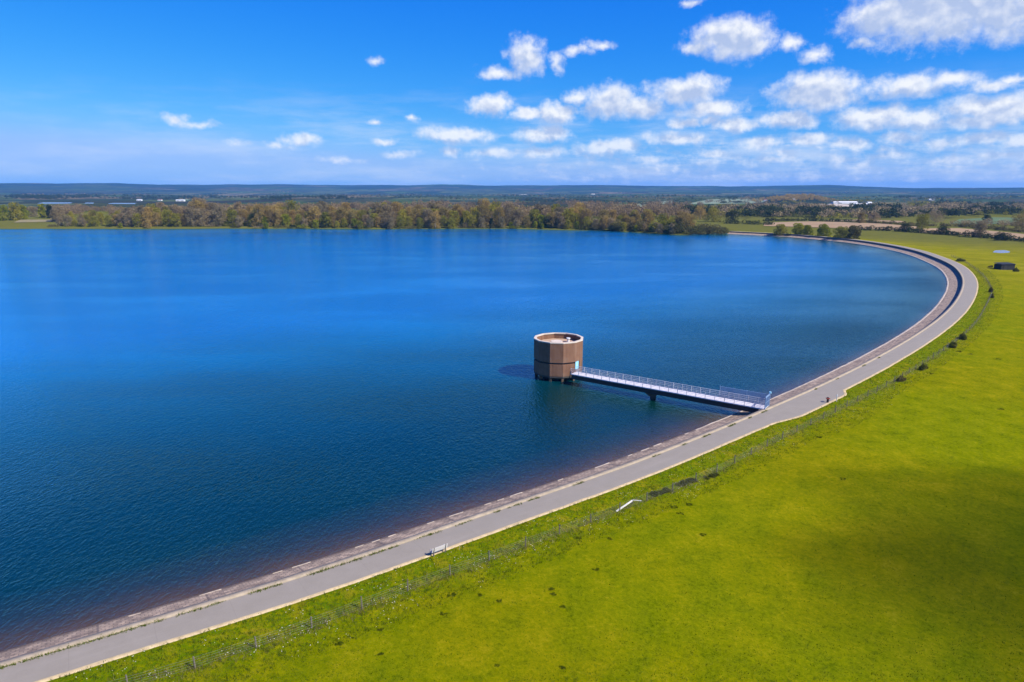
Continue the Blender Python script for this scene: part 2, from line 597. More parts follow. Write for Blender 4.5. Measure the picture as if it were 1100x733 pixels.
# ------------------------------------------------------------------ materials of the setting
def mat_grass():
    m, t, b = material('grass')
    p = t.pos()
    big = t.noise(p, 0.035, 4, 0.6)
    mid = t.noise(p, 0.28, 5, 0.65)
    fine = t.noise(p, 2.2, 5, 0.7)
    tiny = t.noise(p, 6.5, 4, 0.75)
    c1 = t.ramp(t.math('ADD', t.math('MULTIPLY_ADD', mid, 0.34, t.math('MULTIPLY', fine, 0.40)), t.math('MULTIPLY', tiny, 0.26)),
                [(0.34, (0.045, 0.066, 0.001)), (0.45, (0.118, 0.134, 0.0005)), (0.55, (0.182, 0.172, 0.0005)), (0.66, (0.27, 0.225, 0.012))])
    c2 = t.mix(t.smooth(big, 0.35, 0.65), (0.88, 0.98, 0.9), (1.03, 1.0, 1.0))
    c = t.mix(1.0, c1, c2, 'MULTIPLY')
    c = t.mix(t.smooth(tiny, 0.55, 0.8, 0, 0.5), c, (0.17, 0.17, 0.02))
    tus_ = t.noise(t.vmath('MULTIPLY', p, (0.55, 0.95, 0.5)), 1.0, 5, 0.7)
    c = t.mix(t.smooth(tus_, 0.60, 0.74, 0, 0.75), c, (0.055, 0.085, 0.002))
    # greener band beside the path
    at_ = t.n('ShaderNodeAttribute', attribute_name='verge')
    c = t.mix(t.math('MULTIPLY', at_.outputs['Fac'], t.smooth(fine, 0.35, 0.6, 0.85, 0.15)), c, t.mix(t.smooth(t.noise(p, 0.45, 4, 0.6), 0.50, 0.68), (0.070, 0.125, 0.002), (0.24, 0.185, 0.012)))
    # far away: pasture, arable and heath in blocks
    at2 = t.n('ShaderNodeAttribute', attribute_name='far')
    vo = t.n('ShaderNodeTexVoronoi', feature='F1')
    warp = t.vmath('ADD', t.scalev(p, (0.0030, 0.0021, 0)), t.vmath('MULTIPLY', t.noise(p, 0.002, 3, color=True), (0.5, 0.5, 0)))
    t.l(warp, vo.inputs['Vector'])
    vo.inputs['Scale'].default_value = 1.0
    sp = t.n('ShaderNodeSeparateColor')
    t.l(vo.outputs['Color'], sp.inputs[0])
    fc = t.ramp(sp.outputs[0], [(0.0, (0.020, 0.030, 0.012)), (0.22, (0.07, 0.11, 0.02)), (0.42, (0.035, 0.03, 0.018)), (0.58, (0.11, 0.13, 0.045)), (0.76, (0.022, 0.03, 0.014)), (0.9, (0.21, 0.15, 0.08)), (1.0, (0.05, 0.09, 0.02))])
    fc = t.mix(t.smooth(t.noise(p, 0.012, 5, 0.65), 0.40, 0.60, 0.0, 0.8), fc, (0.018, 0.022, 0.012))
    at5 = t.n('ShaderNodeAttribute', attribute_name='hill')      # the wooded downs on the skyline
    fc = t.mix(t.math('MULTIPLY', at5.outputs['Fac'], t.smooth(t.noise(p, 0.0016, 4, 0.6), 0.62, 0.45, 0.35, 1.0)), fc, (0.020, 0.026, 0.020))
    c = t.mix(at2.outputs['Fac'], c, fc)
    at3 = t.n('ShaderNodeAttribute', attribute_name='rough')
    tus = t.ramp(t.math('MULTIPLY_ADD', t.noise(t.scalev(p, (0.05, 0.09, 0.05)), 1, 5, 0.65), 0.7, t.math('MULTIPLY', fine, 0.3)), [(0.35, (0.11, 0.105, 0.006)), (0.5, (0.175, 0.165, 0.004)), (0.65, (0.225, 0.19, 0.02))])
    c = t.mix(t.math('MULTIPLY', at3.outputs['Fac'], 0.9), c, tus)
    at4 = t.n('ShaderNodeAttribute', attribute_name='dull')
    c = t.mix(t.math('MULTIPLY', at4.outputs['Fac'], 0.8), c, t.mix(mid, (0.055, 0.062, 0.016), (0.12, 0.115, 0.030)))
    t.l(c, b.inputs['Base Color'])
    b.inputs['Roughness'].default_value = 0.95
    b.inputs['Specular IOR Level'].default_value = 0.0
    h = t.math('ADD', t.math('MULTIPLY', fine, 0.7), t.math('MULTIPLY', tiny, 0.5))
    t.l(t.bump(h, 0.8, 0.25), b.inputs['Normal'])
    return m


def mat_water():
    m, t, b = material('water')
    p = t.pos()
    at_ = t.n('ShaderNodeAttribute', attribute_name='shore')     # metres from the stone edge, stretched farther off
    d = at_.outputs['Fac']
    wob = t.math('ADD', d, t.math('MULTIPLY', t.math('SUBTRACT', t.noise(p, 0.35, 4, 0.6), 0.5), 3.0))
    col = t.ramp(t.math('DIVIDE', wob, 300.0), [(0.0, (0.066, 0.040, 0.014)), (0.006, (0.036, 0.028, 0.012)), (0.014, (0.014, 0.022, 0.015)), (0.032, (0.001, 0.019, 0.014)), (0.09, (0.0003, 0.020, 0.020)), (0.22, (0.0002, 0.042, 0.075)), (0.55, (0.0001, 0.090, 0.22)), (1.0, (0.0001, 0.125, 0.380))])  # far stops put the blue of reflected sky into the diffuse colour
    patch = t.noise(t.scalev(p, (0.006, 0.012, 0.01)), 1.0, 4, 0.55)
    col = t.mix(1.0, col, t.mix(patch, (0.8, 0.85, 0.9), (1.2, 1.15, 1.1)), 'MULTIPLY')
    # wind ripples: short crests running across the wind
    mp = t.n('ShaderNodeMapping')
    mp.inputs['Rotation'].default_value = (0, 0, math.radians(-38))
    mp.inputs['Scale'].default_value = (1.0, 0.55, 1.0)
    t.l(p, mp.inputs['Vector'])
    r1 = t.noise(mp.outputs[0], 2.3, 3, 0.55, 0.4)
    mp2 = t.n('ShaderNodeMapping')
    mp2.inputs['Rotation'].default_value = (0, 0, math.radians(-20))
    mp2.inputs['Scale'].default_value = (1.0, 0.5, 1.0)
    t.l(p, mp2.inputs['Vector'])
    r2 = t.noise(mp2.outputs[0], 0.75, 2, 0.5, 0.3)
    h = t.math('ADD', t.math('MULTIPLY', r1, 0.30), t.math('MULTIPLY', r2, 0.10))
    gust = t.smooth(t.noise(t.scalev(p, (0.012, 0.03, 0.01)), 1.0, 3, 0.5), 0.3, 0.7, 0.4, 1.0)
    bp = t.n('ShaderNodeBump')
    t.l(h, bp.inputs['Height'])
    t.l(gust, bp.inputs['Strength'])
    bp.inputs['Distance'].default_value = 1.0
    nt = m.node_tree
    nt.nodes.remove(b)
    out = [n for n in nt.nodes if n.type == 'OUTPUT_MATERIAL'][0]
    body = t.n('ShaderNodeBsdfDiffuse')
    t.l(col, body.inputs['Color'])
    gl = t.n('ShaderNodeBsdfGlossy')
    gl.inputs['Color'].default_value = (0.52, 0.90, 1.0, 1)
    gl.inputs['Roughness'].default_value = 0.05
    t.l(bp.outputs[0], gl.inputs['Normal'])
    fr = t.n('ShaderNodeFresnel')
    fr.inputs['IOR'].default_value = 1.52
    t.l(bp.outputs[0], fr.inputs['Normal'])
    mx = t.n('ShaderNodeMixShader')
    t.l(fr.outputs[0], mx.inputs[0])
    t.l(body.outputs[0], mx.inputs[1])
    t.l(gl.outputs[0], mx.inputs[2])
    t.l(mx.outputs[0], out.inputs['Surface'])
    return m


def mat_stone():
    """stone setts of the upstream slope, laid out along the strip's own (s, d) coordinates in metres"""
    m, t, b = material('stone_setts')
    uv = t.n('ShaderNodeUVMap').outputs[0]
    p = t.pos()
    br = t.n('ShaderNodeTexBrick')
    t.l(uv, br.inputs['Vector'])
    br.inputs['Scale'].default_value = 1.0
    br.inputs['Brick Width'].default_value = 0.62
    br.inputs['Row Height'].default_value = 0.36
    br.inputs['Mortar Size'].default_value = 0.03
    br.inputs['Color1'].default_value = (0.37, 0.28, 0.20, 1)
    br.inputs['Color2'].default_value = (0.23, 0.17, 0.125, 1)
    br.inputs['Mortar'].default_value = (0.13, 0.10, 0.075, 1)
    n1 = t.noise(p, 0.8, 6, 0.65)
    n2 = t.noise(t.scalev(uv, (0.16, 0.9, 1)), 1.0, 4, 0.6)
    c = t.mix(1.0, br.outputs['Color'], t.ramp(n1, [(0.3, (0.55, 0.52, 0.50)), (0.7, (1.40, 1.34, 1.25))]), 'MULTIPLY')
    c = t.mix(t.smooth(n2, 0.52, 0.70, 0, 0.65), c, (0.10, 0.065, 0.05))
    su = t.n('ShaderNodeSeparateXYZ')
    t.l(uv, su.inputs[0])
    wet = t.smooth(su.outputs[1], 5.0, 5.7)
    c = t.mix(t.math('MULTIPLY', wet, 0.75), c, (0.06, 0.035, 0.022))
    # big panel joints every ~9 m
    j = t.math('FRACT', t.math('DIVIDE', su.outputs[0], 9.0))
    c = t.mix(t.smooth(j, 0.03, 0.015, 0, 0.6), c, (0.07, 0.05, 0.045))
    t.l(c, b.inputs['Base Color'])
    b.inputs['Roughness'].default_value = 0.85
    t.l(t.bump(t.math('SUBTRACT', n1, br.outputs['Fac']), 0.5, 0.08), b.inputs['Normal'])
    return m


def mat_path():
    m, t, b = material('path_concrete')
    uv = t.n('ShaderNodeUVMap').outputs[0]
    p = t.pos()
    n1 = t.noise(p, 0.5, 5, 0.6)
    n2 = t.noise(p, 14, 4, 0.7)
    n3 = t.noise(t.scalev(uv, (0.05, 1.3, 1)), 1.0, 4, 0.55)
    c = t.ramp(n1, [(0.3, (0.205, 0.178, 0.155)), (0.7, (0.265, 0.232, 0.205))])
    c = t.mix(1.0, c, t.ramp(n2, [(0.25, (0.8, 0.8, 0.8)), (0.75, (1.15, 1.15, 1.15))]), 'MULTIPLY')
    c = t.mix(t.smooth(n3, 0.5, 0.75, 0, 0.5), c, (0.31, 0.275, 0.245))
    su = t.n('ShaderNodeSeparateXYZ')
    t.l(uv, su.inputs[0])
    jn = t.math('FRACT', t.math('DIVIDE', su.outputs[0], 6.1))
    c = t.mix(t.smooth(jn, 0.014, 0.005, 0, 0.45), c, (0.13, 0.115, 0.10))
    pat = t.n('ShaderNodeTexVoronoi')
    t.l(t.vmath('MULTIPLY', uv, (0.11, 0.5, 1)), pat.inputs['Vector'])
    pat.inputs['Scale'].default_value = 1.0
    ps = t.n('ShaderNodeSeparateColor')
    t.l(pat.outputs['Color'], ps.inputs[0])
    c = t.mix(t.smooth(ps.outputs[0], 0.7, 0.95, 0, 0.35), c, (0.20, 0.185, 0.175))
    c = t.mix(t.smooth(t.noise(p, 1.6, 6, 0.7), 0.56, 0.72, 0, 0.4), c, (0.19, 0.165, 0.14))
    edge = t.smooth(t.math('ADD', su.outputs[1], t.math('MULTIPLY', n1, 0.5)), 0.45, 0.15)
    c = t.mix(t.math('MULTIPLY', edge, 0.6), c, (0.20, 0.17, 0.12))
    t.l(c, b.inputs['Base Color'])
    b.inputs['Roughness'].default_value = 0.85
    t.l(t.bump(n2, 0.25, 0.02), b.inputs['Normal'])
    return m


mat_grass()
mat_water()
mat_stone()
mat_path()
simple('coping', (0.28, 0.225, 0.155), 0.85, 0.3, 1.2, bump=0.3)
simple('wave_wall', (0.13, 0.11, 0.10), 0.9, 0.3, 1.0, bump=0.3)
simple('sandy_edge', (0.42, 0.32, 0.17), 0.9, 0.35, 1.6, bump=0.3)
simple('toe_concrete', (0.34, 0.28, 0.225), 0.85, 0.4, 1.0)
simple('ploughed', (0.27, 0.175, 0.085), 0.95, 0.22, 0.02)
simple('pasture', (0.075, 0.115, 0.035), 0.95, 0.3, 0.02)
simple('pale_pasture', (0.16, 0.19, 0.10), 0.95, 0.25, 0.02)
simple('dry_meadow', (0.20, 0.165, 0.075), 0.95, 0.3, 0.08)
simple('chalk', (0.40, 0.33, 0.25), 0.95, 0.2, 0.03)
def mat_clad():
    m, t, b = material('clad_brown')
    p = t.n('ShaderNodeTexCoord').outputs['Object']
    n1 = t.noise(t.vmath('MULTIPLY', p, (1.6, 1.6, 0.16)), 1.0, 5, 0.65)
    n2 = t.noise(t.vmath('MULTIPLY', p, (7, 7, 0.35)), 1.0, 4, 0.65)
    n3 = t.noise(p, 0.7, 4, 0.6)
    c = t.ramp(t.math('ADD', t.math('MULTIPLY', n1, 0.45), t.math('ADD', t.math('MULTIPLY', n2, 0.2), t.math('MULTIPLY', n3, 0.35))), [(0.30, (0.105, 0.050, 0.030)), (0.5, (0.172, 0.088, 0.052)), (0.70, (0.225, 0.128, 0.080))])
    c = t.mix(t.smooth(n3, 0.5, 0.75, 0, 0.5), c, (0.15, 0.10, 0.075))
    sz_ = t.n('ShaderNodeSeparateXYZ')
    t.l(p, sz_.inputs[0])
    c = t.mix(t.smooth(t.math('ADD', sz_.outputs[2], t.math('MULTIPLY', n1, 0.8)), 2.0, 0.7, 0, 0.7), c, (0.045, 0.042, 0.028))
    t.l(c, b.inputs['Base Color'])
    b.inputs['Roughness'].default_value = 0.8
    b.inputs['Specular IOR Level'].default_value = 0.2
    t.l(t.bump(t.noise(p, 5, 4, 0.6), 0.25, 0.05), b.inputs['Normal'])


mat_clad()
simple('rim_concrete', (0.50, 0.42, 0.34), 0.8, 0.2, 0.8)
simple('roof_felt', (0.36, 0.245, 0.165), 0.9, 0.25, 0.6)
simple('dark_steel', (0.02, 0.02, 0.022), 0.6, 0.3, 1.5)
simple('dark_concrete', (0.055, 0.05, 0.045), 0.85, 0.3, 1.0)
simple('door_blue', (0.25, 0.52, 0.66), 0.5, 0.1, 1.0)
simple('deck', (0.60, 0.56, 0.57), 0.8, 0.15, 1.5)
simple('galv', (0.56, 0.55, 0.54), 0.45, 0.12, 2.0, spec=0.5)
simple('blue_grey_paint', (0.20, 0.30, 0.44), 0.5, 0.15, 2.0)
simple('bench_wood', (0.42, 0.39, 0.37), 0.75, 0.18, 4.0)
simple('bench_leg', (0.12, 0.11, 0.10), 0.8, 0.2, 4.0)
simple('weathered_post', (0.13, 0.11, 0.085), 0.9, 0.3, 5.0)
simple('pale_timber', (0.60, 0.57, 0.50), 0.8, 0.15, 4.0)
simple('wire', (0.22, 0.22, 0.20), 0.6, 0.1, 4.0)
simple('black_shed', (0.012, 0.012, 0.014), 0.7, 0.4, 1.0)
simple('shed_roof', (0.02, 0.02, 0.022), 0.7, 0.3, 1.0)
simple('white_wall', (0.62, 0.61, 0.60), 0.7, 0.08, 0.1)
simple('grey_roof', (0.55, 0.55, 0.57), 0.6, 0.1, 0.1)
simple('red_roof', (0.20, 0.09, 0.06), 0.8, 0.2, 0.3)


# ------------------------------------------------------------------ ground sheet and water sheet (polar grids, fine near, coarse far)
def polar(r_list, a_list):
    R, A = np.meshgrid(r_list, a_list, indexing='ij')
    x, y = (R * np.sin(A)).ravel(), (R * np.cos(A)).ravel()
    nr, na = len(r_list), len(a_list)
    i, j = np.meshgrid(np.arange(nr - 1), np.arange(na - 1), indexing='ij')
    k = (i * na + j).ravel()
    f = np.c_[k, k + 1, k + na + 1, k + na]
    return x, y, f


def angles(fine):
    a = [np.arange(-math.pi, -0.85, 0.06), np.arange(-0.85, 0.85, fine), np.arange(0.85, math.pi, 0.06), [math.pi]]
    return np.concatenate(a)


def build_ground():
    r = np.concatenate([[0.5, 6, 12, 18], np.geomspace(22, 14000, 560)])
    x, y, f = polar(r, angles(0.0042))
    z, dm, dn, ins, w = height(x, y, True)
    rr = np.hypot(x, y)
    far = sstep(1000, 1350, rr)
    rough = sstep(260, 420, rr) * (1 - far)
    verge = (1 - sstep(7, 13, dm)) * (w > 0.5)
    dull = sstep(480, 640, rr) * (1 - far)
    np_mesh('ground', np.c_[x, y, z], f, 'grass', smooth=True, attrs={'far': far, 'rough': rough, 'verge': verge, 'dull': dull, 'hill': sstep(5600, 8500, rr)})['kind'] = 'structure'


def build_water():
    r = np.geomspace(18, 1150, 420)
    x, y, f = polar(r, angles(0.005))
    dm, dn = dists(x, y)
    ins = in_poly(x, y, LAKE)
    keep = ins | (dm < 7.5) | (dn < 7)
    fk = keep[f].all(axis=1)
    f = f[fk]
    used = np.unique(f)
    mp = np.full(len(x), -1)
    mp[used] = np.arange(len(used))
    shore = (np.minimum(np.abs(dm - SHORE_OFF), 12 + dn * 2) * np.interp(np.hypot(x, y), [120, 400], [1.0, 5.0]))[used]     # stretched with distance: paints sky sheen into the far water's body colour
    o = np_mesh('water', np.c_[x[used], y[used], np.full(len(used), WATER_Z)], mp[f], 'water', smooth=True, attrs={'shore': shore})
    o['kind'] = 'structure'


build_ground()
build_water()


# ------------------------------------------------------------------ the dam crest: strips along the wave wall's line
def strip(name, prof, mat, i0=0, i1=None, kind='structure', skip=None, uvd=None, attrs_fn=None):
    """prof(s_index array) -> list of (offset towards water, z) arrays, swept along MC"""
    i1 = len(MC) if i1 is None else i1
    idx = np.arange(i0, i1)
    cols = prof(idx)
    vs, us = [], []
    for o_, z_ in cols:
        o_ = np.broadcast_to(o_, idx.shape)
        z_ = np.broadcast_to(z_, idx.shape)
        vs.append(np.c_[MC[idx] + NRM[idx] * o_[:, None], z_])
        us.append(np.c_[S[idx], o_])
    k = len(cols)
    V = np.stack(vs, 1).reshape(-1, 3)
    U = np.stack(us, 1).reshape(-1, 2)
    fs = []
    for i in range(len(idx) - 1):
        if skip is not None and skip[i]:
            continue
        for j in range(k - 1):
            a = i * k + j
            fs.append((a, a + k, a + k + 1, a + 1))
    fs = np.array(fs)
    q0, q1, q3 = V[fs[:, 0]], V[fs[:, 1]], V[fs[:, 3]]
    if np.cross(q1 - q0, q3 - q0)[:, 2].mean() < 0:
        fs = fs[:, ::-1]
    o = np_mesh(name, V, fs, mat, uv=U, attrs=attrs_fn(V, idx) if attrs_fn else None)
    if kind:
        o['kind'] = kind
    return o


def s_at(x, y):
    return KM.find((x, y, 0))[1]


WIDTH = np.interp(MC[:, 1], [-100, 50, 70, 100, 140, 260, 640], [3.1, 3.25, 3.5, 3.6, 3.8, 4.1, 4.1])
LB0, LB1 = s_at(40, 106), s_at(60.5, 124.5)
bump_ = np.zeros(len(MC))
ii = np.arange(len(MC))
bump_ = 1.35 * sstep(LB0 - 3, LB0 + 6, ii) * (1 - sstep(LB1 - 5, LB1 - 1.5, ii))
jit = np.array([mnoise.noise(Vector((s * 0.35, 0, 7))) * 0.10 + mnoise.noise(Vector((s * 0.08, 2, 7))) * 0.12 for s in S])
OUTER = WIDTH + bump_ + jit
END_I = s_at(192, 612)

WALL_H = 0.85
strip('path', lambda i: [(np.full(len(i), 0.02), 0.0), (-0.5 * OUTER[i], 0.035), (-OUTER[i], 0.0)], 'path_concrete', 0, END_I)
# edging: sandy strip between path and grass
strip('sandy_verge', lambda i: [(-OUTER[i] + 0.02, 0.012), (-OUTER[i] - 0.14, 0.05), (-OUTER[i] - 0.42 + jit[i], 0.02), (-OUTER[i] - 0.62 + jit[i], -0.2)], 'sandy_edge', 0, END_I)
# grass bank next to the path, sloping to the field
def bank_prof(i):
    out = []
    for d_, z_ in ((0.30, -0.06), (0.55, 0.012), (1.2, 0.0), (2.5, -0.06), (4.5, -0.12), (7.0, -0.16)):
        out.append((-OUTER[i] - d_, np.full(len(i), z_)))
    for d_ in (10.0, 14.0, 19.0):
        q_ = MC[i] + NRM[i] * (-OUTER[i] - d_)[:, None]
        zz = -0.16 - 2.2 * sstep(8, 70, d_ + OUTER[i])
        out.append((-OUTER[i] - d_, zz + (0.03 if d_ < 18 else -0.12)))
    return out


def bank_attr(V, idx):
    dm = np.array([KM.find((a, b, 0))[2] for a, b, c in V])
    return {'far': np.zeros(len(V)), 'rough': sstep(260, 420, np.hypot(V[:, 0], V[:, 1])), 'verge': 1 - sstep(6.5, 11, dm)}


strip('grass_bank', bank_prof, 'grass', 0, END_I, attrs_fn=bank_attr)
# wave wall: coping and dark face towards the water
ww = empty('wave_wall', (*MC[s_at(60, 125)], 0))
tag(ww, 'low stone wave wall with sandy coping between path and lake', 'wall')


def local(o, root):
    o.parent = root
    o.matrix_parent_inverse = Matrix.Translation(root.location).inverted()
    return o


local(strip('coping', lambda i: [(np.full(len(i), 0.02), -0.05), (np.full(len(i), 0.025), 0.10), (0.35, 0.125), (0.74, 0.11), (0.77, -0.06), (0.62, -0.07)], 'coping', 0, END_I, kind=None), ww)
local(strip('face', lambda i: [(np.full(len(i), 0.60), -0.03), (0.66, -WALL_H - 0.15)], 'wave_wall', 0, END_I, kind=None), ww)
strip('stone_slope', lambda i: [(np.full(len(i), 0.5), -WALL_H + 0.02), (2.4, -1.28), (4.2, -1.66), (SHORE_OFF + 0.1, WATER_Z - 0.02), (SHORE_OFF + 4, -3.2), (SHORE_OFF + 12, -6)], 'stone_setts', 0, END_I)
gap = np.zeros(len(MC), bool)
for i in range(len(MC)):
    if MC[i, 1] < 100:
        gap[i] = mnoise.noise(Vector((i * 1.37, 0.3, 0))) + 0.35 * mnoise.noise(Vector((i * 0.11, 4.3, 0))) < 0.12
tj = np.array([mnoise.noise(Vector((q * 0.7, 0, 17))) for q in S])
tw = np.interp(MC[:, 1], [60, 110, 200], [0.055, 0.16, 0.34]) + 0.07 * tj
strip('toe_edging', lambda i: [(5.45 - tw[i] + jit[i], -1.96), (5.46 - tw[i] + jit[i], -1.86), (5.46 + tw[i] + jit[i] * 1.2, -1.90), (5.5 + tw[i] + jit[i] * 1.2, -2.06)], 'toe_concrete', 0, END_I, skip=gap)


# ------------------------------------------------------------------ intake tower
def build_tower():
    cx, cy = 9.65, 137.9
    R_ = 5.15
    root = empty('intake_tower', (cx, cy, WATER_Z))
    tag(root, 'brown twelve-sided intake tower standing in the water at the end of the footbridge', 'tower')
    base_ang = math.atan2(-cy, -cx)                     # towards the camera
    n = 12
    angs = [base_ang + math.radians(-19 + 30 * k) for k in range(n)]
    ring = lambda r, z: [(r * math.cos(a), r * math.sin(a), z) for a in angs]

    def band(r0, r1, z0, z1, m):
        """closed polygonal ring wall"""
        vs = ring(r1, z0) + ring(r1, z1) + ring(r0, z0) + ring(r0, z1)
        fs = []
        for k in range(n):
            j = (k + 1) % n
            fs += [(k, j, n + j, n + k), (2 * n + j, 2 * n + k, 3 * n + k, 3 * n + j), (n + k, n + j, 3 * n + j, 3 * n + k), (2 * n + k, 2 * n + j, j, k)]
        m.add(vs, fs)
    TOP = 7.95
    m = MB()
    band(R_ - 0.32, R_, 4.0, TOP, m)
    up = m.build('upper_wall', 'clad_brown', root)
    # the lower band leaves the door's facet open
    m = MB()
    for k in range(n):
        j = (k + 1) % n
        a0, a1 = angs[k], angs[j]
        mid = 0.5 * (a0 + (a1 if a1 > a0 else a1 + 2 * math.pi))
        if k in (2,):
            continue
        P = [(r * math.cos(a), r * math.sin(a), z) for r in (R_ - 0.3, R_) for a in (a0, a1) for z in (1.15, 3.62)]
        m.add(P, [(4, 6, 7, 5), (1, 3, 2, 0), (1, 5, 7, 3), (0, 2, 6, 4), (0, 4, 5, 1), (2, 3, 7, 6)])
    m.build('lower_wall', 'clad_brown', root)
    m = MB()
    band(R_ - 0.9, R_ - 0.33, 1.2, 4.0, m)
    m.build('core', 'dark_concrete', root)
    m = MB()
    band(R_ - 0.46, R_ + 0.05, TOP + 0.003, TOP + 0.22, m)
    m.build('rim', 'rim_concrete', root)
    m = MB()
    m.add(ring(R_ - 0.34, 6.75) + ring(R_ - 0.34, 6.95), [tuple(range(n, 2 * n)), tuple(reversed(range(n)))] + [(k, (k + 1) % n, n + (k + 1) % n, n + k) for k in range(n)])
    rf = m.build('roof', 'roof_felt', root)
    m = MB()
    m.tube([(-0.4, 0.3, 6.95), (-0.4, 0.3, 7.35)], 1.25, 16)
    m.build('hatch', 'rim_concrete', rf)
    m = MB()
    m.tube([(2.1, 1.2, 6.95), (2.1, 1.2, 7.7)], [0.28, 0.28], 10)
    m.tube([(2.1, 1.2, 7.7), (2.1, 1.2, 7.85)], [0.45, 0.4], 10)
    m.build('vent', 'galv', rf)
    m = MB()
    m.box((-2.6, -1.6, 7.15), (1.1, 0.8, 0.4), 0.4)
    m.build('plant_box', 'dark_concrete', rf)
    m = MB()
    m.add(ring(R_ - 0.05, 0.85) + ring(R_ - 0.05, 1.148), [tuple(range(n, 2 * n)), tuple(reversed(range(n)))] + [(k, (k + 1) % n, n + (k + 1) % n, n + k) for k in range(n)])
    m.build('floor_slab', 'dark_concrete', root)
    for k in range(n):
        m = MB()
        a = angs[k]
        m.box(((R_ - 0.45) * math.cos(a), (R_ - 0.45) * math.sin(a), -1.5), (0.45, 0.45, 4.68), a)
        m.build('column', 'rim_concrete' if False else 'clad_brown', root)
    m = MB()
    m.tube([(0, 0, -4), (0, 0, 0.84)], 3.3, 16)
    m.build('shaft', 'dark_concrete', root)
    # doorway facet: frame, blue door, side panel
    a0, a1 = angs[2], angs[3]
    A_ = Vector((math.cos(a0), math.sin(a0), 0)) * R_
    B_ = Vector((math.cos(a1), math.sin(a1), 0)) * R_
    nrm = ((A_ + B_) / 2).normalized()
    d = (B_ - A_).normalized()
    rz = math.atan2(d.y, d.x)
    L = (B_ - A_).length
    def on(f, z, out):
        p_ = A_ + d * (f * L) + nrm * out
        return (p_.x, p_.y, z)
    m = MB()
    m.box(on(0.33, 2.31 + 1.1, -0.12), (1.15, 0.1, 2.15), rz)
    dr = m.build('door', 'door_blue', root)
    m = MB()
    m.box(on(0.52, 3.3, -0.03), (0.05, 0.08, 0.25), rz)
    m.build('handle', 'galv', dr)
    m = MB()
    m.box(on(0.80, 2.31 + 1.1, -0.15), (0.9, 0.24, 2.15), rz)
    m.box(on(0.5, 1.75, -0.15), (L * 0.96, 0.24, 1.05), rz)
    m.build('door_surround', 'clad_brown', root)
    return Vector((cx, cy, 0)) + (A_ + B_) / 2, nrm


DOOR_P, DOOR_N = build_tower()


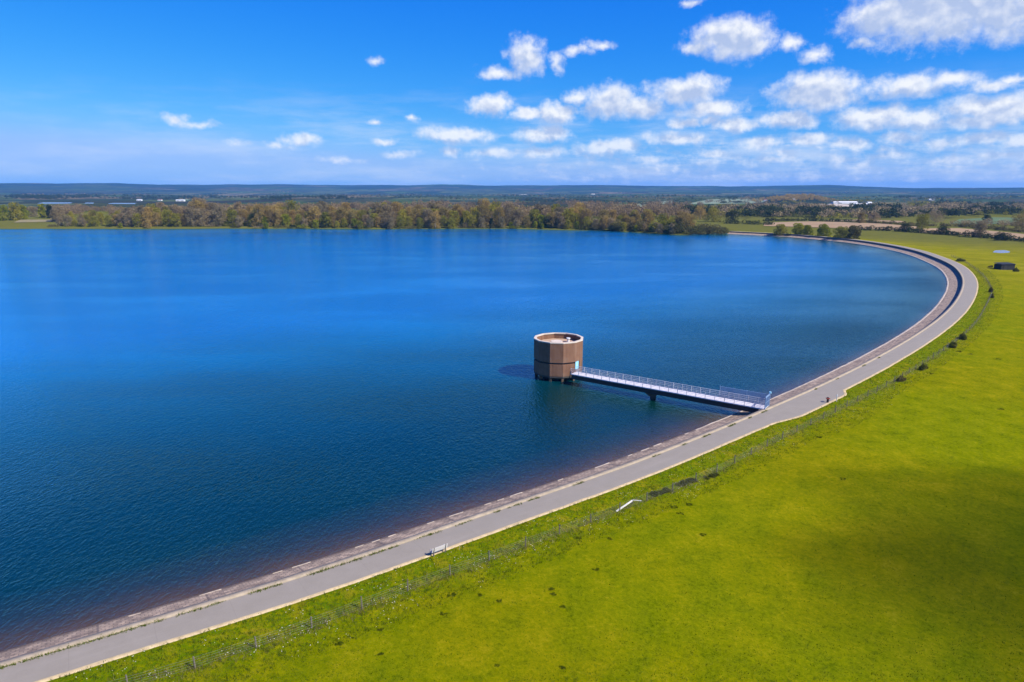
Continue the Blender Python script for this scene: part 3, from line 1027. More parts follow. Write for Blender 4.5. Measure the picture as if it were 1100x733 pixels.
# ------------------------------------------------------------------ footbridge
def build_bridge():
    a = at_z(616.5, 400.5, 0.3)
    e = at_z(823.5, 438.0, 0.12)
    a, e = Vector((a.x, a.y, 0.30)), Vector((e.x, e.y, 0.16))
    d = (e - a).normalized()
    L = (e - a).length
    root = empty('footbridge', a, math.atan2(d.y, d.x))
    tag(root, 'long grey footbridge with pale railings from the lake path to the tower', 'bridge')
    W = 2.3
    sl = (e.z - a.z) / L
    zz = lambda x: sl * x
    m = MB()
    for k in range(14):                                 # deck planks in bays with narrow joints
        x0, x1 = L * k / 14 + 0.02, L * (k + 1) / 14 - 0.02
        m.bar((x0, 0, zz(x0) - 0.08), (x1, 0, zz(x1) - 0.08), W, 0.16)
    m.build('deck', 'deck', root)
    m = MB()
    for y in (-0.85, 0.85):
        m.bar((0, y, zz(0) - 0.62), (L - 0.4, y, zz(L) - 0.62), 0.28, 0.88)
    m.bar((0, 0, zz(0) - 0.3), (L - 0.4, 0, zz(L) - 0.3), 1.4, 0.2)
    m.build('girder', 'dark_steel', root)
    fx = 0.455
    m = MB()
    px_ = L * fx
    zt = zz(px_) - 1.06
    m.add([(px_ - 1.1, -1.15, zt), (px_ + 1.1, -1.15, zt), (px_ + 1.1, 1.15, zt), (px_ - 1.1, 1.15, zt),
           (px_ - 0.5, -0.8, zt - 0.6), (px_ + 0.5, -0.8, zt - 0.6), (px_ + 0.5, 0.8, zt - 0.6), (px_ - 0.5, 0.8, zt - 0.6)],
          [(3, 2, 1, 0), (0, 1, 5, 4), (1, 2, 6, 5), (2, 3, 7, 6), (3, 0, 4, 7), (4, 5, 6, 7)])
    m.tube([(px_, 0, zt - 0.6), (px_, 0, -7)], 0.55, 14)
    m.build('pier', 'dark_concrete', root)
    m = MB()
    m.bar((L - 0.9, 0, zz(L) - 0.72), (L + 0.5, 0, zz(L) - 0.72), 3.0, 1.1)
    m.build('abutment', 'coping', root)
    for sgn in (-1, 1):
        m = MB()
        y = sgn * (W / 2 - 0.06)
        for zr in (1.12, 0.78, 0.44, 0.14):
            m.bar((0, y, zz(0) + zr), (L, y, zz(L) + zr), 0.05, 0.055 if zr > 1 else 0.035)
        nb = int(L / 0.15)
        for k in range(nb + 1):
            x = L * k / nb
            m.bar((x, y, zz(x) + 0.14), (x, y, zz(x) + 1.1), 0.020)
        r_ = m.build('railing', 'galv', root)
        npost = 22
        for k in range(npost + 1):
            p = MB()
            x = L * k / npost
            p.bar((x, y + sgn * 0.05, zz(x) - 0.1), (x, y + sgn * 0.05, zz(x) + 1.16), 0.07)
            p.build('post', 'galv', r_)
    # security fence wing and gate at the shore end
    m = MB()
    y = W / 2 + 0.12
    x0 = L - 8.5
    nb = 60
    for k in range(nb + 1):
        x = x0 + (L - x0) * k / nb
        m.bar((x, y, zz(x) - 0.3), (x, y, zz(x) + 1.95), 0.065)
    for zr in (0.1, 1.0, 1.9):
        m.bar((x0, y, zz(x0) + zr), (L, y, zz(L) + zr), 0.045)
    for x in (x0, x0 + 2.33, x0 + 4.66):
        m.bar((x, y + 0.06, zz(x) - 0.5), (x, y + 0.06, zz(x) + 2.0), 0.09)
    m.build('side_fence', 'blue_grey_paint', root)
    m = MB()
    for y2 in (-W / 2 - 0.12, W / 2 + 0.12):
        m.bar((L + 0.05, y2, zz(L) - 0.3), (L + 0.05, y2, zz(L) + 2.1), 0.12)
    m.bar((L + 0.05, -W / 2 - 0.06, zz(L) + 2.1), (L + 0.05, W / 2 + 0.06, zz(L) + 2.1), 0.08)
    gf = m.build('gate_frame', 'blue_grey_paint', root)
    m = MB()
    for k in range(20):
        y2 = -W / 2 + 0.1 + (W - 0.2) * k / 19
        m.bar((L + 0.05, y2, zz(L) + 0.12), (L + 0.05, y2, zz(L) + 1.95), 0.022)
    for zr in (0.15, 1.0, 1.92):
        m.bar((L + 0.05, -W / 2 + 0.07, zz(L) + zr), (L + 0.05, W / 2 - 0.07, zz(L) + zr), 0.05)
    m.build('gate', 'blue_grey_paint', root)
    m = MB()
    m.box((L + 0.05, W / 2 + 0.12, zz(L) + 2.28), (0.3, 0.36, 0.3))
    m.build('lamp_box', 'door_blue', root)


build_bridge()


# ------------------------------------------------------------------ bench
def build_bench():
    i = s_at(-9.5, 66)
    p = at_z(472.5, 596, 0.0)
    i = s_at(p.x, p.y)
    n_, t_ = NRM[i], TAN[i]
    root = empty('bench', (p.x, p.y, 0.0), math.atan2(t_[1], t_[0]))
    tag(root, 'pale weathered wooden bench facing the lake at the grass edge of the path', 'bench')
    L = 1.8                                             # local x along the path, +y towards the water
    m = MB()
    for k in range(4):
        m.bar((-L / 2, 0.10 + 0.12 * k, 0.46), (L / 2, 0.10 + 0.12 * k, 0.46), 0.10, 0.035)
    m.build('seat', 'bench_wood', root)
    m = MB()
    for k in range(4):
        m.bar((-L / 2, 0.03 - 0.035 * k, 0.58 + 0.115 * k), (L / 2, 0.03 - 0.035 * k, 0.58 + 0.115 * k), 0.03, 0.105)
    m.build('backrest', 'bench_wood', root)
    for sx in (-1, 1):
        x = sx * (L / 2 - 0.22)
        m = MB()
        m.bar((x, 0.08, -0.05), (x, 0.03, 0.5), 0.10)
        m.bar((x, 0.015, 0.48), (x, -0.105, 1.0), 0.08, 0.05)
        m.build('leg', 'bench_leg', root)
        m = MB()
        m.bar((x, 0.5, -0.05), (x, 0.5, 0.44), 0.10)
        m.build('leg', 'bench_leg', root)
        m = MB()
        m.bar((x + sx * 0.12, -0.02, 0.68), (x + sx * 0.12, 0.52, 0.66), 0.07, 0.04)
        m.bar((x + sx * 0.12, 0.5, 0.44), (x + sx * 0.12, 0.5, 0.65), 0.06)
        m.build('armrest', 'bench_wood', root)


build_bench()

# ------------------------------------------------------------------ field fence along the foot of the verge
FENCE_PX = [(60, 760), (154, 735), (203, 722), (265, 699), (312.4, 683), (359, 667), (393.8, 652), (427.7, 639), (457.8, 628), (490.5, 615.5), (523, 603.6), (556, 590.5),
            (581.5, 581), (634, 562), (655.5, 553.5), (676, 545), (694, 538), (714.5, 531), (756, 514), (776, 505), (815, 484), (856, 464), (880, 452), (908, 438),
            (930, 427), (946, 418.5), (960, 411), (985, 396), (1010, 379.5), (1018, 373.5), (1039, 357), (1049, 346), (1057, 333), (1063, 321), (1065, 313), (1060.5, 303),
            (1054, 295), (1043.6, 286.5), (1034, 280.5), (1022, 275.5)]


def bank_z(x, y):
    """surface of the grass near the dam (bank strip or field)"""
    co, i, dm = KM.find((x, y, 0))
    d_ = dm - OUTER[i]
    if d_ < 7:
        return float(np.interp(d_, [0, 0.3, 0.55, 1.2, 2.5, 4.5, 7], [0, 0.0, .012, 0, -.06, -.12, -.16]))
    if d_ < 19:
        return -0.16 - 2.2 * float(sstep(8, 70, dm)) + (0.02 if d_ < 15 else 0)
    if x * x + y * y < 490000:                          # open field: the same formula as the ground sheet
        dn = KN.find((x, y, 0))[2]
        k = min(max((dm - 8) / 62, 0), 1)
        zd = -0.16 - 2.2 * k * k * (3 - 2 * k)
        a, b = min(max(dn / 10, 0), 1), min(max((dn - 6) / 84, 0), 1)
        zn = -2.0 + 1.2 * a * a * (3 - 2 * a) + 6.0 * b * b * (3 - 2 * b)
        w = dn * dn / (dn * dn + dm * dm + 1e-6)
        return w * zd + (1 - w) * zn
    return hz(x, y)


def on_grass(px, py):
    z = 0.0
    for _ in range(12):
        p = at_z(px, py, z)
        z2 = bank_z(p.x, p.y)
        if abs(z2 - z) < 0.005:
            break
        z = z2
    p = at_z(px, py, z)
    return p


FENCE = np.array([tuple(on_grass(*q))[:2] for q in FENCE_PX])
FL = resample(FENCE, 0.5, 3.0)


def build_fence():
    s = np.concatenate([[0], np.cumsum(np.hypot(*np.diff(FL, axis=0).T))])
    sp = 4.15
    n = min(int(s[-1] / sp), 98)
    ss = [k * s[-1] / n for k in range(n + 1)]
    pts = []
    for q in ss:
        x, y = np.interp(q, s, FL[:, 0]), np.interp(q, s, FL[:, 1])
        pts.append(Vector((x, y, bank_z(x, y))))
    root = empty('field_fence', pts[0])
    tag(root, 'post and wire stock fence running along the grass below the path', 'fence')
    o0 = pts[0]
    tops = []
    for k, p in enumerate(pts):
        m = MB()
        lean = Vector((random.uniform(-.05, .05), random.uniform(-.05, .05), 0))
        hgt = random.uniform(1.02, 1.25)
        q = p - o0
        m.tube([q - Vector((0, 0, 0.3)), q + Vector((0, 0, 0.5)) + lean * 0.5, q + Vector((0, 0, hgt)) + lean], [0.07, 0.065, 0.06], 6)
        m.build('post', 'weathered_post', root)
        tops.append((q, lean))
    m = MB()
    for zr in (0.15, 0.35, 0.55, 0.78, 0.98):
        for k in range(len(tops) - 1):
            (a, la), (b, lb) = tops[k], tops[k + 1]
            A_ = a + la * zr + Vector((0.05, -0.05, zr))
            B_ = b + lb * zr + Vector((0.05, -0.05, zr))
            mid = (A_ + B_) / 2 - Vector((0, 0, 0.03))
            m.bar(A_, mid, 0.006)
            m.bar(mid, B_, 0.006)
            if zr < 0.2:                                # upright wires of the stock netting
                for j in range(1, 5):
                    c = A_.lerp(B_, j / 5)
                    m.bar(c, c + Vector((0, 0, 0.63)), 0.004)
    m.build('wire', 'wire', root)


build_fence()


def build_rail():
    p0 = on_grass(662, 550)
    p1 = on_grass(679, 541.5)
    p2 = on_grass(689, 540.0)
    root = empty('broken_rail', p0)
    tag(root, 'broken pale wooden rail propped beside the wire fence', 'rail')
    m = MB()
    m.bar((0, 0, 0.06), p1 - p0 + Vector((0, 0, 0.42)), 0.10, 0.17)
    m.build('rail', 'pale_timber', root)
    m = MB()
    m.bar(p1 - p0 + Vector((0.05, 0, 0.5)), p2 - p0 + Vector((0, 0, 0.22)), 0.07, 0.08)
    m.build('rail', 'bench_wood', root)
    m = MB()
    m.tube([p1 - p0 + Vector((0.05, 0.03, -0.2)), p1 - p0 + Vector((0.05, 0.05, 0.55))], 0.07, 6)
    m.build('post', 'weathered_post', root)


build_rail()


def marker(px, py, name, label, cat, mat, h, r, cap):
    p = on_grass(px, py)
    root = empty(name, p)
    tag(root, label, cat)
    m = MB()
    m.tube([(0, 0, -0.2), (0, 0, h * 0.9), (0, 0, h)], [r, r * 0.95, r * 0.6], 8)
    m.build('post', mat, root)
    m = MB()
    m.box((0, 0, h * 0.78), (r * 2.6, r * 2.6, h * 0.16))
    m.build('band', cap, root)


simple('red_band', (0.25, 0.04, 0.03), 0.6, 0.1, 3)
marker(889, 432.5, 'bollard', 'short dark bollard at the end of the path lay-by', 'bollard', 'dark_steel', 0.95, 0.2, 'red_band')
marker(898.5, 431.5, 'marker_post', 'pale upright marker post in grass past the lay-by', 'post', 'pale_timber', 1.35, 0.07, 'galv')


# ------------------------------------------------------------------ vegetation
def mat_leaf(name, cols, rough=0.85):
    m, t, b = material(name)
    oi = t.n('ShaderNodeObjectInfo')
    at_ = t.n('ShaderNodeAttribute', attribute_name='tone')
    c = t.ramp(at_.outputs['Fac'], [(i / (len(cols) - 1), c) for i, c in enumerate(cols)])
    v = t.mix(oi.outputs['Random'], (0.75, 0.78, 0.8), (1.25, 1.15, 1.1))
    t.l(t.mix(1.0, c, v, 'MULTIPLY'), b.inputs['Base Color'])
    b.inputs['Roughness'].default_value = rough
    b.inputs['Specular IOR Level'].default_value = 0.1
    tr = t.n('ShaderNodeBsdfTranslucent')
    t.l(b.inputs['Base Color'].links[0].from_socket, tr.inputs['Color'])
    mx = t.n('ShaderNodeMixShader')
    mx.inputs[0].default_value = 0.38
    out = [n for n in m.node_tree.nodes if n.type == 'OUTPUT_MATERIAL'][0]
    t.l(b.outputs[0], mx.inputs[1])
    t.l(tr.outputs[0], mx.inputs[2])
    t.l(mx.outputs[0], out.inputs['Surface'])
    return m


mat_leaf('twig_brown', [(0.15, 0.110, 0.036), (0.28, 0.205, 0.062), (0.36, 0.27, 0.075)])
mat_leaf('twig_grey', [(0.14, 0.110, 0.060), (0.25, 0.20, 0.105), (0.33, 0.265, 0.135)])
mat_leaf('bud_olive', [(0.11, 0.115, 0.016), (0.225, 0.21, 0.024), (0.30, 0.27, 0.034)])
mat_leaf('leaf_yellow_green', [(0.095, 0.13, 0.006), (0.21, 0.225, 0.009), (0.28, 0.275, 0.018)])
mat_leaf('leaf_dark', [(0.022, 0.032, 0.009), (0.045, 0.057, 0.014), (0.075, 0.085, 0.02)])
mat_leaf('twig_far', [(0.11, 0.085, 0.048), (0.18, 0.138, 0.072), (0.23, 0.18, 0.085)])
mat_leaf('bramble', [(0.05, 0.065, 0.010), (0.10, 0.115, 0.016), (0.18, 0.165, 0.045)])
mat_leaf('tuft_green', [(0.06, 0.085, 0.003), (0.105, 0.13, 0.003), (0.15, 0.17, 0.004)])
mat_leaf('scrub', [(0.07, 0.07, 0.018), (0.135, 0.12, 0.038), (0.19, 0.165, 0.06)])
simple('bark', (0.13, 0.10, 0.075), 0.9, 0.3, 1.0)
simple('bark_pale', (0.22, 0.19, 0.15), 0.9, 0.3, 1.0)


def leaf_cloud(n, centres, radii, size, r, elong=1.6, shell=0.45):
    """n small triangles scattered through clumps (ellipsoids); returns verts, faces, tone"""
    centres, radii = np.array(centres), np.array(radii)
    vol = radii.prod(1) ** 0.75
    k = r.choice(len(centres), n, p=vol / vol.sum())
    d = r.normal(size=(n, 3))
    d /= np.linalg.norm(d, axis=1)[:, None]
    rad = r.uniform(shell, 1.05, n) ** 0.7
    c = centres[k] + d * radii[k] * rad[:, None]
    # orientation: mostly outward/upward twigs
    ax = d + r.normal(scale=0.7, size=(n, 3)) + np.array([0, 0, 0.5])
    ax /= np.linalg.norm(ax, axis=1)[:, None]
    o = np.cross(ax, r.normal(size=(n, 3)))
    o /= np.linalg.norm(o, axis=1)[:, None]
    L = size * r.uniform(0.6, 1.5, n)[:, None] * elong
    W_ = size * r.uniform(0.5, 1.1, n)[:, None]
    v = np.stack([c - ax * L * .5 - o * W_ * .5, c - ax * L * .4 + o * W_ * .5, c + ax * L * .6], 1).reshape(-1, 3)
    f = np.arange(3 * n).reshape(-1, 3)
    tone = np.repeat(np.clip(r.random(len(centres))[k] * 0.6 + r.random(n) * 0.4, 0, 1), 3)
    return v, f, tone


def make_tree(name, label, cat, leafmat, barkmat, h, cr, seed, n=1500, size=0.55, trunk=0.25, group=None, spread=1.0, flat=0.75, lobes=16, elong=1.6):
    """tapered trunk with limbs, crown of twig/leaf clumps"""
    r = np.random.default_rng(seed)
    root = empty(name)
    tag(root, label, cat, group)
    m = MB()
    lean = r.normal(scale=0.03, size=2) * h
    top = Vector((lean[0], lean[1], h * 0.82))
    tr = h * 0.016 + 0.05
    m.tube([(0, 0, -0.4), (lean[0] * .2, lean[1] * .2, h * trunk), (lean[0] * .6, lean[1] * .6, h * 0.55), top], [tr * 1.3, tr, tr * .6, tr * .15], 6)
    cen, rad = [], []
    for k in range(lobes):
        a = k * 2.4 + r.uniform(-.4, .4)
        q = (k + 0.5) / lobes
        z = h * (trunk * 0.9 + (0.97 - trunk * 0.9) * q)
        rr = cr * spread * math.sin(math.pi * min(1, (0.20 + 0.74 * q))) ** 0.7 * r.uniform(0.45, 0.85)
        p = Vector((math.cos(a) * rr, math.sin(a) * rr, z - 0.10 * h * (1 - q)))
        b = cr * r.uniform(0.28, 0.46)
        p.z = min(p.z, h - b * flat * 0.8)
        cen.append(tuple(p))
        rad.append((b, b, b * flat * r.uniform(0.85, 1.3)))
        zb = h * (trunk + (0.7 - trunk) * q * 0.8)
        b0 = Vector((lean[0] * zb / h, lean[1] * zb / h, zb))
        m.tube([b0, b0.lerp(p, 0.55) + Vector((0, 0, 0.05 * h)), p], [tr * .45, tr * .25, tr * .08], 4)
    m.build('trunk', barkmat, root)
    cen.append((lean[0] * .7, lean[1] * .7, h * 0.66))
    rad.append((cr * .42, cr * .42, h * 0.26))
    v, f, tone = leaf_cloud(n, cen, rad, size, r, elong)
    np_mesh('crown', v, f, leafmat, root, attrs={'tone': tone})
    return root


def make_bush(name, label, cat, leafmat, w, d_, h, seed, n=700, size=0.3, group=None, lobes=9, elong=1.4):
    r = np.random.default_rng(seed)
    root = empty(name)
    tag(root, label, cat, group)
    cen, rad = [], []
    m = MB()
    for k in range(lobes):
        x, y = r.uniform(-.42, .42) * w, r.uniform(-.42, .42) * d_
        b = min(max(w, d_) / max(lobes * .35, 2), h * 0.9) * r.uniform(.6, 1.0)
        hh = h * r.uniform(.35, 1.0) * (1.05 - 0.5 * min(1, ((x / (.5 * w)) ** 2 + (y / (.5 * d_)) ** 2)))
        cen.append((x, y, hh * .5))
        rad.append((b, b, hh * .52))
        m.tube([(x * .8, y * .8, -.15), (x, y, hh * .6)], [.03 + h * .01, .01], 4)
    m.build('stems', 'bark', root)
    v, f, tone = leaf_cloud(n, cen, rad, size, r, elong, shell=0.3)
    v[:, 2] = np.maximum(v[:, 2], -0.05)
    np_mesh('foliage', v, f, leafmat, root, attrs={'tone': tone})
    return root


# ---- the wood along the far shore: every tree an object
G_WOOD = 'trees of the wood on the far shore'
L_BROWN = 'leafless brown tree in the wood along the far shore'
L_GREY = 'bare grey twiggy tree in the wood along the far shore'
L_OLIVE = 'olive budding tree in the wood along the far shore'
L_YEL = 'yellow-green tree in fresh leaf in the wood along the far shore'
L_DARK = 'dark evergreen in the wood along the far shore'
KINDS = {
    'brown': (L_BROWN, 'twig_brown', 'bark_pale', [(19, 7.6), (17, 6.8), (21, 7.8)]),
    'grey': (L_GREY, 'twig_grey', 'bark_pale', [(18, 7.2), (20, 7.2), (16, 6.8)]),
    'olive': (L_OLIVE, 'bud_olive', 'bark', [(17, 6.8), (14, 6.2)]),
    'yellow': (L_YEL, 'leaf_yellow_green', 'bark', [(12, 5.0), (10, 4.2)]),
    'dark': (L_DARK, 'leaf_dark', 'bark', [(14, 3.6)]),
}
PROTO = {}
sd = 100
for kk, (lab, lm, bm_, dims) in KINDS.items():
    PROTO[kk] = []
    for (hh, cr) in dims:
        sd += 1
        thin = kk in ('brown', 'grey')
        PROTO[kk].append([make_tree('shore_tree', lab, 'tree', lm, bm_, hh, cr, sd, n=3600 if thin else 2600, size=0.42 if thin else 0.62,
                                    elong=2.6 if thin else 1.3, trunk=0.2 if thin else 0.12, group=G_WOOD, lobes=20), False])


def put(proto_list, x, y, z, sc, rz):
    e = random.choice(proto_list)
    if not e[1]:
        e[1] = True
        e[0].location = (x, y, z)
        e[0].rotation_euler = (0, 0, rz)
        e[0].scale = (sc, sc, sc)
        return e[0]
    return copy_tree(e[0], (x, y, z), rz, sc)


def belt_height(px):
    return float(np.interp(px, [55, 75, 110, 140, 190, 215, 280, 600, 640, 680, 720, 745], [0.55, 0.62, 0.72, 0.85, 0.95, 1.05, 1.05, 1.05, 0.95, 0.85, 0.75, 0.7]))


def plant_belt():
    cnt = 0
    for row, (off, step, hs) in enumerate(((6, 8.6, 0.62), (17, 8.8, 0.92), (32, 9.6, 1.0), (52, 10.5, 1.05))):
        q = NC + 0
        tn = np.gradient(q, axis=0)
        tn /= np.hypot(tn[:, 0], tn[:, 1])[:, None]
        nr = np.c_[tn[:, 1], -tn[:, 0]]                # landward
        s = np.concatenate([[0], np.cumsum(np.hypot(*np.diff(q, axis=0).T))])
        k = step * random.random() + 20
        while k < s[-1]:
            i = int(np.searchsorted(s, k))
            k += step * random.uniform(0.75, 1.3)
            if i >= len(q):
                break
            x, y = q[i] + nr[i] * (off + random.uniform(-4, 4))
            if y < 585 or x < -520:
                continue
            px = 550 + 751 * x / (y + 8)
            if px < 58 or px > 742:
                continue
            if row == 0 and (px < 320 and random.random() < 0.75):
                continue
            clump = mnoise.noise(Vector((x * 0.012, y * 0.02, 4)))
            rr = random.random()
            if row == 0:
                kind = 'yellow' if rr < .24 else 'grey' if rr < .62 else 'olive' if rr < .85 else 'dark' if rr < .9 else 'brown'
            else:
                if clump > 0.12:
                    kind = 'brown' if rr < .46 else 'olive' if rr < .80 else 'yellow' if rr < .90 else 'grey'
                elif clump < -0.2:
                    kind = 'grey' if rr < .6 else 'brown' if rr < .88 else 'dark' if rr < .93 else 'olive'
                else:
                    kind = 'grey' if rr < .26 else 'brown' if rr < .58 else 'olive' if rr < .86 else 'yellow' if rr < .95 else 'dark'
                if px > 600 and rr > .45:
                    kind = 'olive' if rr < .78 else 'yellow'
                if px < 190 and kind == 'brown' and rr < .4:
                    kind = 'grey'
            z = hz(x, y)
            put(PROTO[kind], x, y, z - 0.2, belt_height(px) * hs * random.uniform(0.78, 1.2), random.uniform(0, 6.28))
            cnt += 1
    print('belt trees', cnt)


plant_belt()
for kk, lst in PROTO.items():
    for e in lst:
        if not e[1]:
            for ch in children(e[0]):
                bpy.data.objects.remove(ch)
            bpy.data.objects.remove(e[0])


# ---- single trees and bushes that stand apart
def one_tree(px, py, hpx, wpx, name, label, leafmat, barkmat, n=1500, trunk=.15, seed=None, thin=False, group=None, lobes=16, cat='tree'):
    p = at(px, py)
    dist = math.hypot(p.x, p.y)
    k = (p.y * math.cos(PITCH)) / FPX
    h, cr = hpx * k, wpx * k / 2
    o = make_tree(name, label, cat, leafmat, barkmat, h, cr, seed or int(px * 7 + py), n=int(n * 2.4), size=(0.062 if not thin else 0.040) * max(h, 5) ** .75 * 1.25,
                  elong=2.4 if thin else 1.3, trunk=trunk, group=group, lobes=lobes)
    o.location = (p.x, p.y, p.z - .1)
    o.rotation_euler.z = seed or px
    return o


def one_bush(px, py, wpx, hpx, name, label, leafmat, n=800, dep=0.5, seed=None, rz=0.0, group=None, cat='bush', grass=False, lobes=9):
    p = on_grass(px, py) if grass else at(px, py)
    k = (p.y * math.cos(PITCH) + (H - p.z) * math.sin(PITCH)) / FPX
    w, h = wpx * k, hpx * k
    o = make_bush(name, label, cat, leafmat, w, w * dep, h, seed or int(px * 5 + py), n=n, size=max(.09, 0.16 * h ** .6), group=group, lobes=lobes)
    o.location = p
    o.rotation_euler.z = rz
    return o


# five round trees on the far bank of the dam
for (x, y, h_, w_, lm, lab) in [
        (838, 252.5, 13, 15, 'bud_olive', 'leftmost of the round olive trees behind the far dam wall'),
        (857, 254.5, 15, 15, 'leaf_yellow_green', 'yellow-green round tree next to the small gap behind far dam wall'),
        (867, 255, 13.5, 12, 'leaf_yellow_green', 'narrow yellow-green tree touching its rounder neighbour behind far dam wall'),
        (883.5, 256.5, 16, 16, 'leaf_yellow_green', 'tallest bright yellow-green tree in the row behind far dam wall'),
        (904, 258.5, 15, 19, 'bud_olive', 'broad olive tree near the right end of the row behind far dam wall'),
        (916, 259.5, 17.5, 15, 'scrub', 'brownish half-leafed tree at the right end of the row')]:
    one_tree(x, y, h_, w_, 'round_tree', lab, lm, 'bark', n=1800, trunk=.1, lobes=18)
one_bush(893, 258, 9, 6, 'scrub_bush', 'dark low bush between two round trees behind far dam wall', 'leaf_dark', 500)
one_bush(848, 253.5, 8, 5, 'scrub_bush', 'small dark bush in the gap of the round-tree row', 'leaf_dark', 400)

# shore bushes at the wood's right-hand end
for (x, y, w_, h_, lm, lab) in [
        (762, 251.5, 34, 15, 'scrub', 'large grey-brown bush overhanging the water at the end of the wood'),
        (735, 250.5, 34, 17, 'scrub', 'wide brownish shore bush left of the overhanging one'),
        (712, 248.8, 26, 17, 'bud_olive', 'olive shore bush below the pale blossoming one'),
        (690, 247.8, 24, 12, 'scrub', 'low brown scrub at the water near the right of the wood'),
        (728, 242, 18, 13, 'leaf_yellow_green', 'yellow-green bush rising behind the wide shore bush'),
        (668, 247.2, 22, 13, 'scrub', 'grey scrub at the waterline under olive trees'),
        (635, 246.2, 26, 9, 'scrub', 'long low scrub at the waterline of the wood')]:
    one_bush(x, y, w_, h_, 'shore_bush', lab, lm, 4500, dep=.6)
# low waterside scrub along the rest of the wood
G_SCR = 'low scrub at the foot of the far wood'
for k in range(44):
    x = 62 + k * 13.2 + random.uniform(-5, 5)
    y = (243.2 if x < 280 else 244.4) + random.uniform(-.6, 0.7)
    one_bush(x, y, random.uniform(9, 17), random.uniform(3.5, 7), 'waterside_scrub', 'low scrub at the foot of the far wood by the water',
             random.choice(['scrub', 'scrub', 'bud_olive', 'leaf_yellow_green', 'twig_grey', 'leaf_dark']), 800, dep=.5, group=G_SCR)

# left meadow trees
for (x, y, h_, w_, lm, lab, th) in [
        (4, 237, 16, 16, 'leaf_yellow_green', 'leftmost yellow-green tree on the meadow at the photo edge', False),
        (18, 236.5, 18, 15, 'bud_olive', 'olive tree second from the left edge above the meadow', False),
        (26, 235.5, 15, 11, 'leaf_yellow_green', 'bright green tree left of the small meadow opening', False),
        (46, 234, 15, 10, 'leaf_yellow_green', 'upright green tree above the tan meadow patch', False),
        (54, 234.5, 14, 9, 'leaf_dark', 'dark green upright tree beside the brown wood edge', False),
        (36, 233, 11, 12, 'twig_grey', 'low bare tree between green trees on left meadow', True),
        (64, 238, 16, 17, 'twig_grey', 'bare grey-brown tree at the left end of the far wood', True)]:
    one_tree(x, y, h_, w_, 'meadow_tree', lab, lm, 'bark', n=1500, trunk=.1, thin=th)


# ---- hedges and far woods
def hedge(px_pts, hgt, wid, name, label, leafmat, dens=3.0, size=0.7, cat='hedge', var=.45, seed=1):
    r = np.random.default_rng(seed)
    pts = [at(*q) for q in px_pts]
    P = resample([(p.x, p.y) for p in pts], 4.0, 0)
    cen, rad = [], []
    o0 = pts[0]
    for q in P:
        for _ in range(2):
            x, y = q + r.uniform(-wid / 2, wid / 2, 2)
            hh = hgt * (1 + var * r.uniform(-1, 1.2) * (r.random() < .6))
            z = hz(x, y)
            cen.append((x - o0.x, y - o0.y, z - o0.z + hh * .48))
            rad.append((wid * .55 * r.uniform(.7, 1.3), wid * .55, hh * .52))
    n = int(len(cen) * 26 * dens)
    v, f, tone = leaf_cloud(n, cen, rad, size, r, 1.3, shell=.55)
    o = np_mesh(name, v, f, leafmat, attrs={'tone': tone})
    o.location = o0
    tag(o, label, cat)
    return o


hedge([(780, 240.5), (800, 241), (815, 241.5), (828, 242)], 3.6, 5, 'hedge', 'dark bushy hedge along the top of the far meadow', 'leaf_dark', seed=2)
hedge([(925, 247.5), (960, 248.5), (995, 251), (1030, 253.5), (1065, 256.5), (1100, 260), (1130, 263)], 3.6, 5, 'hedge', 'long dark hedge between green field and tan stubble', 'leaf_dark', seed=3)
hedge([(822, 238), (860, 237.5), (905, 238.5), (935, 239)], 2.6, 4, 'hedge', 'thin dark hedge above the left tan field', 'leaf_dark', seed=4)
hedge([(928, 239.5), (960, 241.5), (985, 243), (1020, 243.5), (1060, 246), (1100, 250)], 3.0, 4, 'hedge', 'hedge dividing the two tan stubble fields', 'scrub', seed=5)
hedge([(1025, 241.5), (1060, 241.5), (1090, 243), (1115, 245)], 4.5, 7, 'hedge', 'brown hedge at the lower edge of the small green field', 'twig_grey', seed=6)
hedge([(780, 231.5), (820, 233), (860, 234), (900, 234.5)], 7, 12, 'hedge', 'tall dark hedgerow with trees before the pale fields', 'leaf_dark', seed=8)

for (x, y, h_, w_, lm, lab, th) in [
        (990, 247, 17, 17, 'bud_olive', 'rounded olive tree standing in the hedge beside tan stubble', True),
        (1051, 255, 18, 17, 'twig_grey', 'dark bare tree standing in the long field hedge', True),
        (972, 249, 9, 12, 'leaf_dark', 'squat dark tree in the long field hedge', False),
        (1012, 252, 9, 14, 'leaf_dark', 'low dark tree right of the olive hedge tree', False),
        (1098, 247, 18, 26, 'twig_brown', 'reddish brown bare tree at the right edge beyond the hedge', True),
        (1075, 258.5, 9, 14, 'leaf_dark', 'dark clump in the long hedge above the pond', False),
        (925, 240, 12, 10, 'twig_brown', 'small reddish tree at the hedge corner behind round trees', True),
        (938, 238, 10, 13, 'twig_grey', 'bare tree above the thin tan field', True),
        (786, 239, 13, 16, 'leaf_dark', 'dark green tree at the left end of the meadow hedge', False),
        (766, 238.5, 16, 20, 'bud_olive', 'olive tree between wood and far meadow', False),
        (752, 236, 15, 18, 'twig_brown', 'brown bare tree behind the olive meadow tree', True),
        (1060, 238, 7, 9, 'leaf_dark', 'little dark tree on the small green field edge', False),
        (1005, 239, 12, 20, 'twig_grey', 'wide bare tree above the tan stubble gap', True)]:
    one_tree(x, y, h_, w_, 'field_tree', lab, lm, 'bark', n=1500, trunk=.12, thin=th)


